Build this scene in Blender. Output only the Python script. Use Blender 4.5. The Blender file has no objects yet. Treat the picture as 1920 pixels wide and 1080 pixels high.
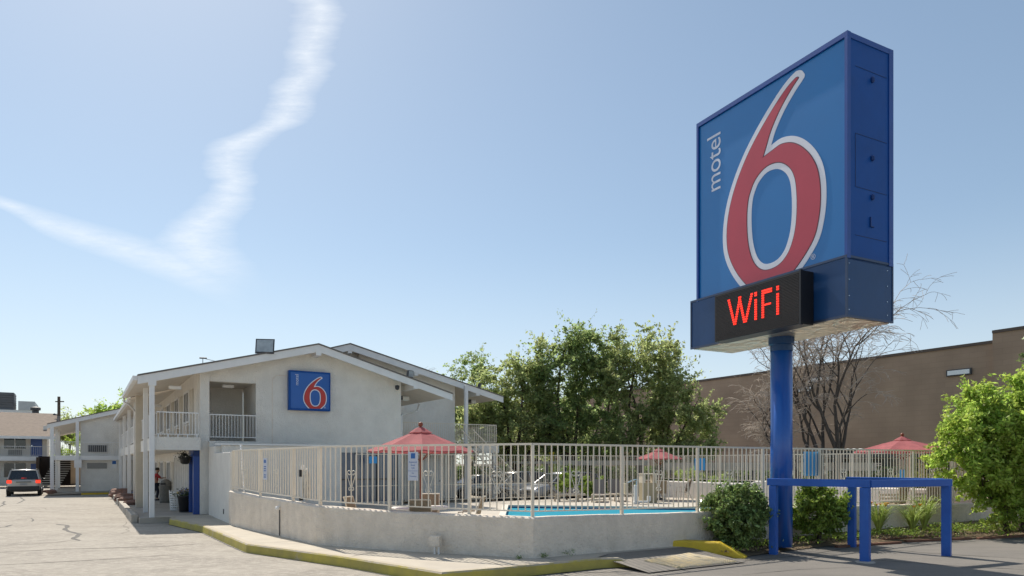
import bpy, bmesh, math, random
import numpy as np
from mathutils import Vector, Matrix
S = bpy.context.scene
C = S.collection
PI = math.pi
R = math.radians

# ---------------------------------------------------------------- camera
cd = bpy.data.cameras.new('camera')
cam = bpy.data.objects.new('camera', cd)
C.objects.link(cam)
cam.location = (0, 0, 2.0)
cam.rotation_euler = (R(90), 0, 0)
cd.sensor_width = 36
cd.lens = 36 * 1300 / 1920
cd.shift_y = 328 / 1920
cd.clip_end = 3000
S.camera = cam

# ---------------------------------------------------------------- sky, sun, exposure
SUN_AZ, SUN_EL = -31.0, 50.0
w = bpy.data.worlds.new('World')
S.world = w
w.use_nodes = True
nt = w.node_tree
N, L = nt.nodes, nt.links
bg = N['Background']
bg.inputs[1].default_value = 0.125
sky = N.new('ShaderNodeTexSky')
sky.sky_type = 'NISHITA'
sky.sun_disc = False
sky.sun_elevation = R(SUN_EL)
sky.sun_rotation = R(SUN_AZ)
sky.altitude = 1500
sky.air_density = 1.0
sky.dust_density = 1.5
sky.ozone_density = 1.3

def wn(t, **k):
    n = N.new(t)
    for a, b in k.items(): setattr(n, a, b)
    return n

def wm(op, a, b=None, c=None):
    n = N.new('ShaderNodeMath'); n.operation = op
    for i, x in enumerate((a, b, c)):
        if x is None: continue
        if isinstance(x, (int, float)): n.inputs[i].default_value = x
        else: L.new(x, n.inputs[i])
    return n.outputs[0]

# two thin cirrus streaks fixed to compass directions of the sky
tc = wn('ShaderNodeTexCoord')
sep = wn('ShaderNodeSeparateXYZ'); L.new(tc.outputs['Generated'], sep.inputs[0])
az = wm('DIVIDE', sep.outputs[0], wm('MAXIMUM', sep.outputs[1], 0.02))
el = wm('DIVIDE', sep.outputs[2], wm('MAXIMUM', sep.outputs[1], 0.02))
cmb = wn('ShaderNodeCombineXYZ'); L.new(az, cmb.inputs[0]); L.new(el, cmb.inputs[1])
def wnoise(scale, sx, sy, detail=4, rough=0.6, off=0):
    mp = wn('ShaderNodeMapping'); mp.inputs['Scale'].default_value = (sx, sy, 1)
    mp.inputs['Location'].default_value = (off, off, 0)
    L.new(cmb.outputs[0], mp.inputs[0])
    n = wn('ShaderNodeTexNoise'); n.inputs['Scale'].default_value = scale
    n.inputs['Detail'].default_value = detail; n.inputs['Roughness'].default_value = rough
    L.new(mp.outputs[0], n.inputs[0]); return n.outputs[0]
def wcurve(x, x0, x1, pts):
    t = wm('DIVIDE', wm('SUBTRACT', x, x0), x1 - x0)
    n = wn('ShaderNodeFloatCurve')
    cv = n.mapping.curves[0]
    ys = [p[1] for p in pts]; lo, hi = min(ys), max(ys)
    P = [((p[0] - x0) / (x1 - x0), (p[1] - lo) / (hi - lo + 1e-9)) for p in pts]
    cv.points[0].location = P[0]; cv.points[1].location = P[-1]
    for p in P[1:-1]: cv.points.new(*p)
    n.mapping.update()
    L.new(t, n.inputs['Value'])
    return wm('MULTIPLY_ADD', n.outputs[0], hi - lo, lo)
def PX(x): return (x - 960) / 1300
def PY(y): return (868 - y) / 1300
nz = wnoise(4.0, .8, 4.5, 6, 0.55)
wob = wm('MULTIPLY', wm('SUBTRACT', nz, 0.5), 0.085)
# the tall streak
el0, el1 = PY(560), PY(-20)
xc = wcurve(el, el0, el1, [(PY(560), PX(440)), (PY(500), PX(392)), (PY(440), PX(380)), (PY(380), PX(425)), (PY(320), PX(440)),
                           (PY(265), PX(470)), (PY(225), PX(540)), (PY(150), PX(578)), (PY(60), PX(598)), (PY(-20), PX(595))])
xw = wcurve(el, el0, el1, [(PY(560), .060), (PY(500), .078), (PY(440), .062), (PY(380), .044), (PY(320), .038), (PY(265), .040),
                           (PY(225), .040), (PY(150), .036), (PY(60), .036), (PY(-20), .034)])
d1 = wm('DIVIDE', wm('ABSOLUTE', wm('SUBTRACT', wm('ADD', wm('ADD', az, 0.009), wob), xc)), xw)
m1 = wm('MAXIMUM', wm('SUBTRACT', 1.0, wm('POWER', d1, 1.25)), 0.0)
fade = wn('ShaderNodeMapRange'); fade.interpolation_type = 'SMOOTHSTEP'
L.new(el, fade.inputs[0]); fade.inputs[1].default_value = PY(560); fade.inputs[2].default_value = PY(470)
m1 = wm('MULTIPLY', m1, fade.outputs[0])
# the low streak
yc = wcurve(az, PX(-120), PX(470), [(PX(-120), PY(340)), (PX(0), PY(378)), (PX(100), PY(422)), (PX(220), PY(462)), (PX(330), PY(498)), (PX(470), PY(545))])
d2 = wm('DIVIDE', wm('ABSOLUTE', wm('SUBTRACT', wm('ADD', el, wm('MULTIPLY', wob, 0.12)), yc)), wcurve(az, PX(-120), PX(470), [(PX(-120), .008), (PX(0), .011), (PX(100), .022), (PX(250), .027), (PX(470), .040)]))
m2 = wm('MAXIMUM', wm('SUBTRACT', 1.0, wm('POWER', d2, 1.3)), 0.0)
f2 = wn('ShaderNodeMapRange'); f2.interpolation_type = 'SMOOTHSTEP'
L.new(az, f2.inputs[0]); f2.inputs[1].default_value = PX(480); f2.inputs[2].default_value = PX(330)
m2 = wm('MULTIPLY', wm('MULTIPLY', m2, f2.outputs[0]), 0.85)
fine = wnoise(16, 1.0, 4.2, 9, 0.75, 3.1)
tex = wm('MAXIMUM', wm('MULTIPLY_ADD', fine, 2.2, -0.15), 0.2)
front = wm('GREATER_THAN', sep.outputs[1], 0.05)
ms = wm('MULTIPLY', wm('MULTIPLY', wm('MAXIMUM', m1, m2), tex), wm('MULTIPLY', front, 0.50))
ms = wm('MINIMUM', ms, 0.75)
gm_ = wn('ShaderNodeGamma'); gm_.inputs[1].default_value = 0.72   # the photograph's even, hazy-bright sky
L.new(sky.outputs[0], gm_.inputs[0])
hsv = wn('ShaderNodeMix'); hsv.data_type = 'RGBA'; hsv.blend_type = 'MULTIPLY'; hsv.inputs['Factor'].default_value = 1
hsv.inputs['B'].default_value = (.76, .80, .78, 1)
L.new(gm_.outputs[0], hsv.inputs['A'])
mx = wn('ShaderNodeMix'); mx.data_type = 'RGBA'
L.new(ms, mx.inputs['Factor'])
hzm = wn('ShaderNodeMapRange'); hzm.interpolation_type = 'SMOOTHSTEP'   # pale haze low in the sky
L.new(sep.outputs[2], hzm.inputs[0]); hzm.inputs[1].default_value = .32; hzm.inputs[2].default_value = 0.0; hzm.inputs[3].default_value = 0; hzm.inputs[4].default_value = .55
hmx = wn('ShaderNodeMix'); hmx.data_type = 'RGBA'; L.new(hzm.outputs[0], hmx.inputs['Factor']); L.new(hsv.outputs['Result'], hmx.inputs['A'])
hmx.inputs['B'].default_value = (2.75, 2.95, 3.05, 1)
L.new(hmx.outputs['Result'], mx.inputs['A'])
mx.inputs['B'].default_value = (3.6, 3.75, 3.9, 1)
L.new(mx.outputs['Result'], bg.inputs[0])

sd = bpy.data.lights.new('sun', 'SUN')
sd.energy = 2.6; sd.angle = R(0.5); sd.color = (1.0, 0.93, 0.82)
so = bpy.data.objects.new('sun', sd); C.objects.link(so)
a, e = R(SUN_AZ), R(SUN_EL)
sv = Vector((math.cos(e) * math.sin(a), math.cos(e) * math.cos(a), math.sin(e)))
so.rotation_euler = sv.to_track_quat('Z', 'Y').to_euler()
so.location = sv * 60
S.view_settings.view_transform = 'Standard'
S.view_settings.look = 'None'
S.view_settings.exposure = 1.18
S.cycles.max_bounces = 10
S.cycles.diffuse_bounces = 7
S.cycles.transmission_bounces = 8
S.cycles.transparent_max_bounces = 12

# ---------------------------------------------------------------- helpers
def lin(c):
    c = c / 255.0
    return c / 12.92 if c <= 0.04045 else ((c + 0.055) / 1.055) ** 2.4

MATS = {}
def mat(name, col, rough=0.7, var=0.12, vs=3.0, bump=0.0, bs=40.0, metal=0.0, trans=0.0, spec=0.5, emit=None, es=1.0, island=0.0, coat=0.0, col2=None, streak=None, alpha=None, stain=0.0):
    """procedural principled material: base colour broken by noise, optional bump"""
    if name in MATS: return MATS[name]
    m = bpy.data.materials.new(name); m.use_nodes = True
    t = m.node_tree; n = t.nodes; l = t.links; p = n['Principled BSDF']
    p.inputs['Roughness'].default_value = rough
    p.inputs['Metallic'].default_value = metal
    p.inputs['Specular IOR Level'].default_value = spec
    p.inputs['Coat Weight'].default_value = coat
    c = (*col, 1)
    c2 = (*(col2 if col2 else tuple(x * (1 - var) for x in col)), 1)
    co = n.new('ShaderNodeTexCoord')
    nz = n.new('ShaderNodeTexNoise'); nz.inputs['Scale'].default_value = vs; nz.inputs['Detail'].default_value = 6; nz.inputs['Roughness'].default_value = .62
    if streak:
        mp = n.new('ShaderNodeMapping'); mp.inputs['Scale'].default_value = streak
        l.new(co.outputs['Object'], mp.inputs[0]); l.new(mp.outputs[0], nz.inputs['Vector'])
    else: l.new(co.outputs['Object'], nz.inputs['Vector'])
    mr = n.new('ShaderNodeMapRange'); mr.inputs[1].default_value = .35; mr.inputs[2].default_value = .65
    l.new(nz.outputs[0], mr.inputs[0])
    mixn = n.new('ShaderNodeMix'); mixn.data_type = 'RGBA'
    mixn.inputs['A'].default_value = c; mixn.inputs['B'].default_value = c2
    l.new(mr.outputs[0], mixn.inputs['Factor'])
    out = mixn.outputs['Result']
    if stain:
        m3 = n.new('ShaderNodeMapping'); m3.inputs['Scale'].default_value = (1.0, 1.0, .45); l.new(co.outputs['Object'], m3.inputs[0])
        n3 = n.new('ShaderNodeTexNoise'); n3.inputs['Scale'].default_value = 1.6; n3.inputs['Detail'].default_value = 8; n3.inputs['Roughness'].default_value = .7; l.new(m3.outputs[0], n3.inputs[0])
        r3 = n.new('ShaderNodeMapRange'); r3.inputs[1].default_value = .52; r3.inputs[2].default_value = .74; r3.inputs[4].default_value = stain; l.new(n3.outputs[0], r3.inputs[0])
        x3 = n.new('ShaderNodeMix'); x3.data_type = 'RGBA'; l.new(r3.outputs[0], x3.inputs['Factor']); l.new(out, x3.inputs['A'])
        x3.inputs['B'].default_value = (*tuple(x * k for x, k in zip(col, (.62, .57, .50))), 1); out = x3.outputs['Result']
    if island:
        g = n.new('ShaderNodeNewGeometry')
        hs = n.new('ShaderNodeHueSaturation')
        m1 = n.new('ShaderNodeMapRange'); m1.inputs[3].default_value = 1 - island; m1.inputs[4].default_value = 1 + island
        l.new(g.outputs['Random Per Island'], m1.inputs[0]); l.new(m1.outputs[0], hs.inputs['Value'])
        m2 = n.new('ShaderNodeMapRange'); m2.inputs[3].default_value = .485; m2.inputs[4].default_value = .515
        l.new(g.outputs['Random Per Island'], m2.inputs[0]); l.new(m2.outputs[0], hs.inputs['Hue'])
        l.new(out, hs.inputs['Color']); out = hs.outputs[0]
    l.new(out, p.inputs['Base Color'])
    if bump:
        b = n.new('ShaderNodeBump'); b.inputs['Strength'].default_value = bump; b.inputs['Distance'].default_value = .045
        n2 = n.new('ShaderNodeTexNoise'); n2.inputs['Scale'].default_value = bs; n2.inputs['Detail'].default_value = 5
        l.new(co.outputs['Object'], n2.inputs['Vector']); l.new(n2.outputs[0], b.inputs['Height'])
        l.new(b.outputs[0], p.inputs['Normal'])
    if emit:
        p.inputs['Emission Color'].default_value = (*emit, 1); p.inputs['Emission Strength'].default_value = es
    if trans:
        tr = n.new('ShaderNodeBsdfTranslucent'); l.new(out, tr.inputs[0])
        ms = n.new('ShaderNodeMixShader'); ms.inputs[0].default_value = trans
        l.new(p.outputs[0], ms.inputs[1]); l.new(tr.outputs[0], ms.inputs[2])
        l.new(ms.outputs[0], n['Material Output'].inputs[0])
    MATS[name] = m
    return m

class MB:
    def __init__(s): s.v = []; s.f = []
    def add(s, vs, fs):
        o = len(s.v); s.v += [tuple(x) for x in vs]; s.f += [tuple(i + o for i in f) for f in fs]; return s
    def box(s, x0, x1, y0, y1, z0, z1):
        return s.add([(x0, y0, z0), (x1, y0, z0), (x1, y1, z0), (x0, y1, z0), (x0, y0, z1), (x1, y0, z1), (x1, y1, z1), (x0, y1, z1)],
                     [(0, 3, 2, 1), (4, 5, 6, 7), (0, 1, 5, 4), (1, 2, 6, 5), (2, 3, 7, 6), (3, 0, 4, 7)])
    def obox(s, c, d, hx, hy, z0, z1):
        """box centred at c (x,y), long axis along unit d"""
        n = (-d[1], d[0]); q = []
        for z in (z0, z1):
            for a_, b_ in ((-hx, -hy), (hx, -hy), (hx, hy), (-hx, hy)):
                q.append((c[0] + d[0] * a_ + n[0] * b_, c[1] + d[1] * a_ + n[1] * b_, z))
        return s.add(q, [(0, 3, 2, 1), (4, 5, 6, 7), (0, 1, 5, 4), (1, 2, 6, 5), (2, 3, 7, 6), (3, 0, 4, 7)])
    def tube(s, pts, r, n=6, cap=True):
        pts = [Vector(p) for p in pts]
        rs = r if isinstance(r, (list, tuple)) else [r] * len(pts)
        up = None; base = len(s.v)
        for i, p in enumerate(pts):
            t = (pts[min(i + 1, len(pts) - 1)] - pts[max(i - 1, 0)])
            if t.length < 1e-9: t = Vector((0, 0, 1))
            t.normalize()
            if up is None:
                up = Vector((0, 0, 1)) if abs(t.z) < .9 else Vector((1, 0, 0))
            x = t.cross(up)
            if x.length < 1e-6: x = t.orthogonal()
            x.normalize(); y = x.cross(t).normalized(); up = y
            for k in range(n):
                a_ = 2 * PI * k / n + PI / n
                s.v.append(tuple(p + (x * math.cos(a_) + y * math.sin(a_)) * rs[i]))
        for i in range(len(pts) - 1):
            for k in range(n):
                a_ = base + i * n + k; b_ = base + i * n + (k + 1) % n
                s.f.append((a_, b_, b_ + n, a_ + n))
        if cap:
            s.f.append(tuple(base + k for k in range(n))[::-1])
            s.f.append(tuple(base + (len(pts) - 1) * n + k for k in range(n)))
        return s
    def prism(s, poly, z0, z1):
        n = len(poly)
        return s.add([(x, y, z0) for x, y in poly] + [(x, y, z1) for x, y in poly],
                     [tuple(range(n))[::-1], tuple(range(n, 2 * n))] + [(i, (i + 1) % n, n + (i + 1) % n, n + i) for i in range(n)])
    def lathe(s, prof, c=(0, 0, 0), n=20, sx=1, sy=1):
        b = len(s.v)
        for r_, z in prof:
            for k in range(n):
                a_ = 2 * PI * k / n
                s.v.append((c[0] + r_ * math.cos(a_) * sx, c[1] + r_ * math.sin(a_) * sy, c[2] + z))
        for i in range(len(prof) - 1):
            for k in range(n):
                a_ = b + i * n + k; d_ = b + i * n + (k + 1) % n
                s.f.append((a_, d_, d_ + n, a_ + n))
        s.f.append(tuple(b + k for k in range(n))[::-1]); s.f.append(tuple(b + (len(prof) - 1) * n + k for k in range(n)))
        return s
    def build(s, name, m, parent=None, smooth=False, bevel=0.0):
        me = bpy.data.meshes.new(name)
        me.from_pydata(s.v, [], s.f); me.update()
        if m: me.materials.append(m)
        if smooth: me.polygons.foreach_set('use_smooth', [True] * len(me.polygons))
        o = bpy.data.objects.new(name, me); C.objects.link(o)
        if parent: o.parent = parent
        if bevel:
            md = o.modifiers.new('b', 'BEVEL'); md.width = bevel; md.segments = 2; md.limit_method = 'ANGLE'
        return o

def thing(name, label, cat, loc=(0, 0, 0), rz=0.0, group=None):
    o = bpy.data.objects.new(name, None); C.objects.link(o)
    o.empty_display_size = .2
    o.location = loc; o.rotation_euler = (0, 0, rz)
    o['label'] = label; o['category'] = cat
    if group: o['group'] = group
    return o
def tag(o, label, cat, group=None, kind=None):
    o['label'] = label; o['category'] = cat
    if group: o['group'] = group
    if kind: o['kind'] = kind
    return o
def struct(o): o['kind'] = 'structure'; return o
def dup(root, loc, rz, label):
    r = root.copy(); C.objects.link(r); r.location = loc; r.rotation_euler = (0, 0, rz); r['label'] = label
    for ch in list(root.children):
        c = ch.copy(); C.objects.link(c); c.parent = r
        for g in list(ch.children):
            d = g.copy(); C.objects.link(d); d.parent = c
    return r

def text_mesh(name, s, size, m, parent, M, ext=0.004, xs=1.0, align='LEFT', sp=1.0):
    cu = bpy.data.curves.new(name, 'FONT'); cu.body = s; cu.size = size; cu.extrude = ext; cu.align_x = align
    cu.space_character = sp
    t = bpy.data.objects.new('tmp', cu); C.objects.link(t)
    me = bpy.data.meshes.new_from_object(t.evaluated_get(bpy.context.evaluated_depsgraph_get()))
    bpy.data.objects.remove(t)
    me.transform(M @ Matrix.Diagonal((xs, 1, 1, 1)))
    me.materials.clear(); me.materials.append(m)
    o = bpy.data.objects.new(name, me); C.objects.link(o); o.parent = parent
    return o

def poly_mesh(name, loops, depth, m, parent, M=None):
    """filled outline(s) (first outer, rest holes) extruded both ways by depth"""
    cu = bpy.data.curves.new(name, 'CURVE'); cu.dimensions = '2D'; cu.fill_mode = 'BOTH'; cu.extrude = depth
    for lp in loops:
        sp = cu.splines.new('POLY'); sp.points.add(len(lp) - 1); sp.use_cyclic_u = True
        for i, p in enumerate(lp): sp.points[i].co = (p[0], p[1], 0, 1)
    t = bpy.data.objects.new('tmp', cu); C.objects.link(t)
    me = bpy.data.meshes.new_from_object(t.evaluated_get(bpy.context.evaluated_depsgraph_get()))
    bpy.data.objects.remove(t)
    if M is not None: me.transform(M)
    me.materials.clear(); me.materials.append(m)
    o = bpy.data.objects.new(name, me); C.objects.link(o)
    if parent: o.parent = parent
    return o

# street grid: u runs along the street (right and away), v runs away along the long motel wings
TH = math.atan2(.617, 1.0)
ua = (math.cos(TH), math.sin(TH)); va = (-math.sin(TH), math.cos(TH))
OX, OY = -13.3, 25.6
def W(u, v, z=None):
    p = (OX + u * ua[0] + v * va[0], OY + u * ua[1] + v * va[1])
    return p if z is None else (p[0], p[1], z)

# ---------------------------------------------------------------- materials
M_STUC = mat('stucco_wall', (.80, .765, .70), .9, .10, 1.4, .8, 22, col2=(.72, .685, .625), stain=.18)
M_STUC2 = mat('stucco_low_wall', (.80, .71, .60), .92, .1, 3.2, 1.0, 20, col2=(.69, .61, .515), stain=.32)
M_WHITE = mat('white_trim', (.80, .79, .77), .55, .08, 2)
M_ROOF = mat('roof_felt', (.20, .18, .165), .95, .3, 6, .5, 60)
M_SOFF = mat('soffit_board', (.74, .68, .60), .8, .08, 2)
M_CREAM = mat('cream_railing', (.80, .715, .585), .5, .1, 2)
M_SIGNB = mat('sign_blue', (.010, .12, .40), .32, .1, .6)
M_BLUE = mat('blue_paint', (.006, .060, .30), .35, .15, 2, coat=.2)
M_DGLASS = mat('dark_glass', (.02, .025, .032), .08, .2, 1, spec=.8)
M_GREYD = mat('dark_grey', (.06, .06, .065), .6)
M_BLACK = mat('black_plastic', (.012, .012, .014), .45)
M_CONC = mat('concrete', (.42, .385, .335), .9, .2, 1.2, .3, 40, col2=(.33, .30, .26))
# ================================================================= GROUND
def ground_mat():
    m = bpy.data.materials.new('asphalt'); m.use_nodes = True
    t = m.node_tree; n = t.nodes; l = t.links; p = n['Principled BSDF']
    p.inputs['Roughness'].default_value = .93
    co = n.new('ShaderNodeTexCoord')
    def nse(sc, sx=1, sy=1, det=6, rg=.6, rot=0):
        mp = n.new('ShaderNodeMapping'); mp.inputs['Scale'].default_value = (sx, sy, 1); mp.inputs['Rotation'].default_value = (0, 0, rot)
        l.new(co.outputs['Object'], mp.inputs[0])
        k = n.new('ShaderNodeTexNoise'); k.inputs['Scale'].default_value = sc; k.inputs['Detail'].default_value = det; k.inputs['Roughness'].default_value = rg
        l.new(mp.outputs[0], k.inputs['Vector']); return k.outputs[0]
    def mr(x, a, b, c=0., d=1.):
        k = n.new('ShaderNodeMapRange'); l.new(x, k.inputs[0])
        for i, q in enumerate((a, b, c, d)): k.inputs[i + 1].default_value = q
        return k.outputs[0]
    def mixc(f, a, b, bt='MIX'):
        k = n.new('ShaderNodeMix'); k.data_type = 'RGBA'; k.blend_type = bt
        if isinstance(f, float): k.inputs['Factor'].default_value = f
        else: l.new(f, k.inputs['Factor'])
        for nm, q in (('A', a), ('B', b)):
            if isinstance(q, tuple): k.inputs[nm].default_value = (*q, 1)
            else: l.new(q, k.inputs[nm])
        return k.outputs['Result']
    sp = n.new('ShaderNodeSeparateXYZ'); l.new(co.outputs['Object'], sp.inputs[0])
    # old bleached lot on the left, newer grey asphalt on the right
    wx = n.new('ShaderNodeMath'); wx.operation = 'MULTIPLY_ADD'; wx.inputs[1].default_value = 2.0
    l.new(nse(.6), wx.inputs[0]); l.new(sp.outputs[0], wx.inputs[2])
    side = mr(wx.outputs[0], .4, 5.0)
    left = mixc(mr(nse(.55, .7, 1.3, 8, .66), .38, .62), (.37, .335, .285), (.275, .247, .21))
    left = mixc(mr(nse(6, .8, 1.2, 9, .85), .47, .58, 0, .8), left, (.455, .41, .35))
    left = mixc(mr(nse(2.6, .7, 1.3, 10, .85, .2), .55, .66, 0, .65), left, (.235, .208, .175))
    left = mixc(mr(nse(14, 1, 1, 6, .8), .62, .68, 0, .7), left, (.20, .18, .155))
    right = mixc(mr(nse(.8, .5, 1.5, 7, .65), .35, .65), (.215, .195, .172), (.165, .152, .137))
    base = mixc(side, left, right)
    grit = nse(160, 1, 1, 2, .8)
    g2 = mixc(mr(grit, .30, .70, 0, 1.), (.76, .76, .76), (1.12, 1.12, 1.12))
    base = mixc(1.0, base, g2, 'MULTIPLY')
    spots = mr(nse(28, 1, 1, 3, .8), .68, .74)
    base = mixc(spots, base, (.17, .155, .135))
    # oily stains
    st = mr(nse(.45, 1, 1.2, 5, .6, .4), .62, .76, 0, .45)
    base = mixc(st, base, (.14, .125, .105))
    l.new(base, p.inputs['Base Color'])
    b = n.new('ShaderNodeBump'); b.inputs['Strength'].default_value = .8; b.inputs['Distance'].default_value = .012
    l.new(nse(120, 1, 1, 4, .8), b.inputs['Height']); l.new(b.outputs[0], p.inputs['Normal'])
    return m
M_ASPH = ground_mat()
GZ = -.21
g = MB()
def sheet(name, pts, z, m):
    mb = MB().add([(x, y, z) for x, y in pts], [tuple(range(len(pts)))])
    return struct(mb.build(name, m))
M_DIRT = mat('dry_ground', (.20, .165, .12), .95, .3, .3, .3, 8)
sheet('ground', [(-900, -60), (900, -60), (900, 1400), (-900, 1400)], GZ - .05, M_DIRT)
sheet('parking_lot', [(-70, -12), (45, -12), (45, 30), W(30, 60), W(-60, 60)], GZ, M_ASPH)

# crack sealing lines in the asphalt, thin tar strips
def strip(pts, wd, z=GZ + .004, jit=.0, seed=1):
    rnd = random.Random(seed); mb = MB(); P = []
    for i in range(len(pts) - 1):
        a_, b_ = Vector(pts[i]), Vector(pts[i + 1]); n_ = max(2, int((b_ - a_).length / .15))
        for k in range(n_): P.append(a_.lerp(b_, k / n_))
    P.append(Vector(pts[-1]))
    off = 0
    Q = []
    for p in P:
        off = off * .85 + rnd.uniform(-1, 1) * jit; Q.append(p + Vector((off * .5, off)))
    for i, p in enumerate(Q):
        t = (Q[min(i + 1, len(Q) - 1)] - Q[max(0, i - 1)]).normalized(); nn = Vector((-t.y, t.x))
        ww = wd * rnd.uniform(.55, 1.25) * (.35 if i in (0, len(Q) - 1) else 1)
        mb.v += [(*(p - nn * ww / 2), z), (*(p + nn * ww / 2), z)]
    for i in range(len(Q) - 1): mb.f.append((2 * i, 2 * i + 1, 2 * i + 3, 2 * i + 2))
    return mb
def GP(px, py, z=GZ):   # ground point from a measured bearing and depression
    Z = 1300 * (2 - z) / (py - 868); return ((px - 960) / 1300 * Z, Z)
M_TAR = mat('tar_seal', (.085, .078, .068), .8, .3, 8)
M_TAR2 = mat('worn_tar_seal', (.20, .178, .15), .9, .3, 8)
M_TARF = mat('fresh_tar', (.035, .034, .032), .7, .3, 8)
tl = MB()
def addstrip(pts, wd, jit, seed, tgt):
    q = strip(pts, wd, jit=jit, seed=seed); tgt.add(q.v, q.f)
tl2 = MB(); tl3 = MB()
for i, (pp, wd) in enumerate([
    ([GP(-30, 1037), GP(110, 1030), GP(300, 1025), GP(380, 1019)], .05),
    ([GP(-30, 962), GP(120, 958), GP(230, 950)], .10),
    ([GP(-30, 1061), GP(150, 1052), GP(330, 1040)], .045),
    ([GP(-20, 1024), GP(100, 1018), GP(140, 1012)], .035)]):
    addstrip(pp, wd, .010, i + 3, tl2)
for i, (pp, wd) in enumerate([
    ([GP(105, 983), GP(128, 985), GP(120, 994), GP(148, 1002), GP(138, 1010), GP(150, 1014)], .14),
    ([GP(-10, 990), GP(12, 988), GP(25, 984)], .12),
    ([GP(-5, 952), GP(8, 946), GP(8, 940)], .12),
    ([GP(32, 944), GP(45, 938), GP(40, 932)], .10),
    ([GP(60, 978), GP(60, 972), GP(30, 975)], .05)]):
    addstrip(pp, wd, .02, i + 30, tl)
for i, (pp, wd) in enumerate([
    ([GP(940, 1078), GP(1180, 1072), GP(1310, 1060), GP(1460, 1046)], .035),
    ([GP(1460, 1046), GP(1520, 1040), GP(1640, 1018), GP(1740, 1021), GP(1925, 1008)], .03),
    ([GP(1500, 1041), GP(1640, 1050), GP(1800, 1062), GP(1960, 1070)], .03),
    ([GP(1640, 1028), GP(1750, 1038), GP(1925, 1048)], .03),
    ([GP(1390, 1078), GP(1500, 1068), GP(1600, 1064)], .02)]):
    addstrip(pp, wd, .006, i + 60, tl3)
rndc = random.Random(77)
for i in range(34):
    x0 = rndc.uniform(-26, 1.5); y0 = rndc.uniform(10.5, 38)
    if x0 > -13 + (25 - y0) * .62 * 1.02: continue
    a0 = rndc.choice((0, 0, 1.57, .55)) + rndc.uniform(-.35, .35); P_ = [Vector((x0, y0))]
    for k in range(rndc.randint(2, 6)):
        a0 += rndc.uniform(-.5, .5); P_.append(P_[-1] + Vector((math.cos(a0), math.sin(a0))) * rndc.uniform(.4, 1.3))
    if all(p.x < -1.4 - max(0, (p.y - 12.5)) * .72 for p in P_): addstrip(P_, rndc.choice((.015, .02, .028)), .02, i + 200, tl2)
for q, nm, mm in ((tl, 'tar_patch', M_TAR), (tl2, 'crack_seal', M_TAR2), (tl3, 'joint_line', M_TARF)):
    struct(q.build(nm, mm))

# ---- low stucco wall of the pool, path in (u,v)
WALLP = [(-9.19, 22.5, 1.10), (-7.5, 20.3, 1.02), (-5.95, 18.45, .98), (-4.80, 16.95, .95), (-2.89, 15.93, .90), (-.985, 15.1, .87),
         (.446, 14.5, .86), (2.95, 16.05, .82), (4.55, 17.03, .79), (8.3, 19.35, .76), (11.4, 21.26, .70), (14.3, 23.05, .64), (17.2, 24.85, .60)]
def offs(P, d):
    out = []
    for i in range(len(P)):
        a_ = Vector(P[max(i - 1, 0)][:2]); b_ = Vector(P[min(i + 1, len(P) - 1)][:2]); c_ = Vector(P[i][:2])
        t1 = (c_ - a_).normalized() if i > 0 else (b_ - c_).normalized()
        t2 = (b_ - c_).normalized() if i < len(P) - 1 else t1
        n1 = Vector((-t1.y, t1.x)); n2 = Vector((-t2.y, t2.x)); m_ = (n1 + n2); m_.normalize()
        k = d / max(.4, m_.dot(n1)); out.append((c_.x + m_.x * k, c_.y + m_.y * k))
    return out
def wall_sweep(P, th, zb=-.05):
    sec = [(0, -99), (.0, -.03), (.03, -.005), (.06, 0), (th - .06, 0), (th - .02, -.015), (th, -.05), (th, -99)]
    # finer along the run with a slightly hand-trowelled top
    Q = []; rnd = random.Random(5)
    for i in range(len(P) - 1):
        n_ = 6
        for k in range(n_):
            t = k / n_; Q.append(tuple(P[i][j] * (1 - t) + P[i + 1][j] * t for j in range(3)))
    Q.append(P[-1])
    H = [q[2] + rnd.uniform(-.008, .008) for q in Q]
    mb = MB(); rings = []
    for d, dz in sec:
        o = offs(Q, d)
        rings.append([(o[i][0], o[i][1], zb if dz < -50 else H[i] + dz) for i in range(len(Q))])
    n_ = len(Q)
    for r_ in rings: mb.v += r_
    for j in range(len(sec) - 1):
        for i in range(n_ - 1):
            mb.f.append((j * n_ + i, j * n_ + i + 1, (j + 1) * n_ + i + 1, (j + 1) * n_ + i))
    for i in (0, n_ - 1): mb.f.append(tuple(j * n_ + i for j in range(len(sec))))
    return mb
lw = wall_sweep(WALLP, .28).build('pool_wall', M_STUC2)
tag(lw, 'long low tan stucco wall wrapping the pool behind the kerb', 'wall')

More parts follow.
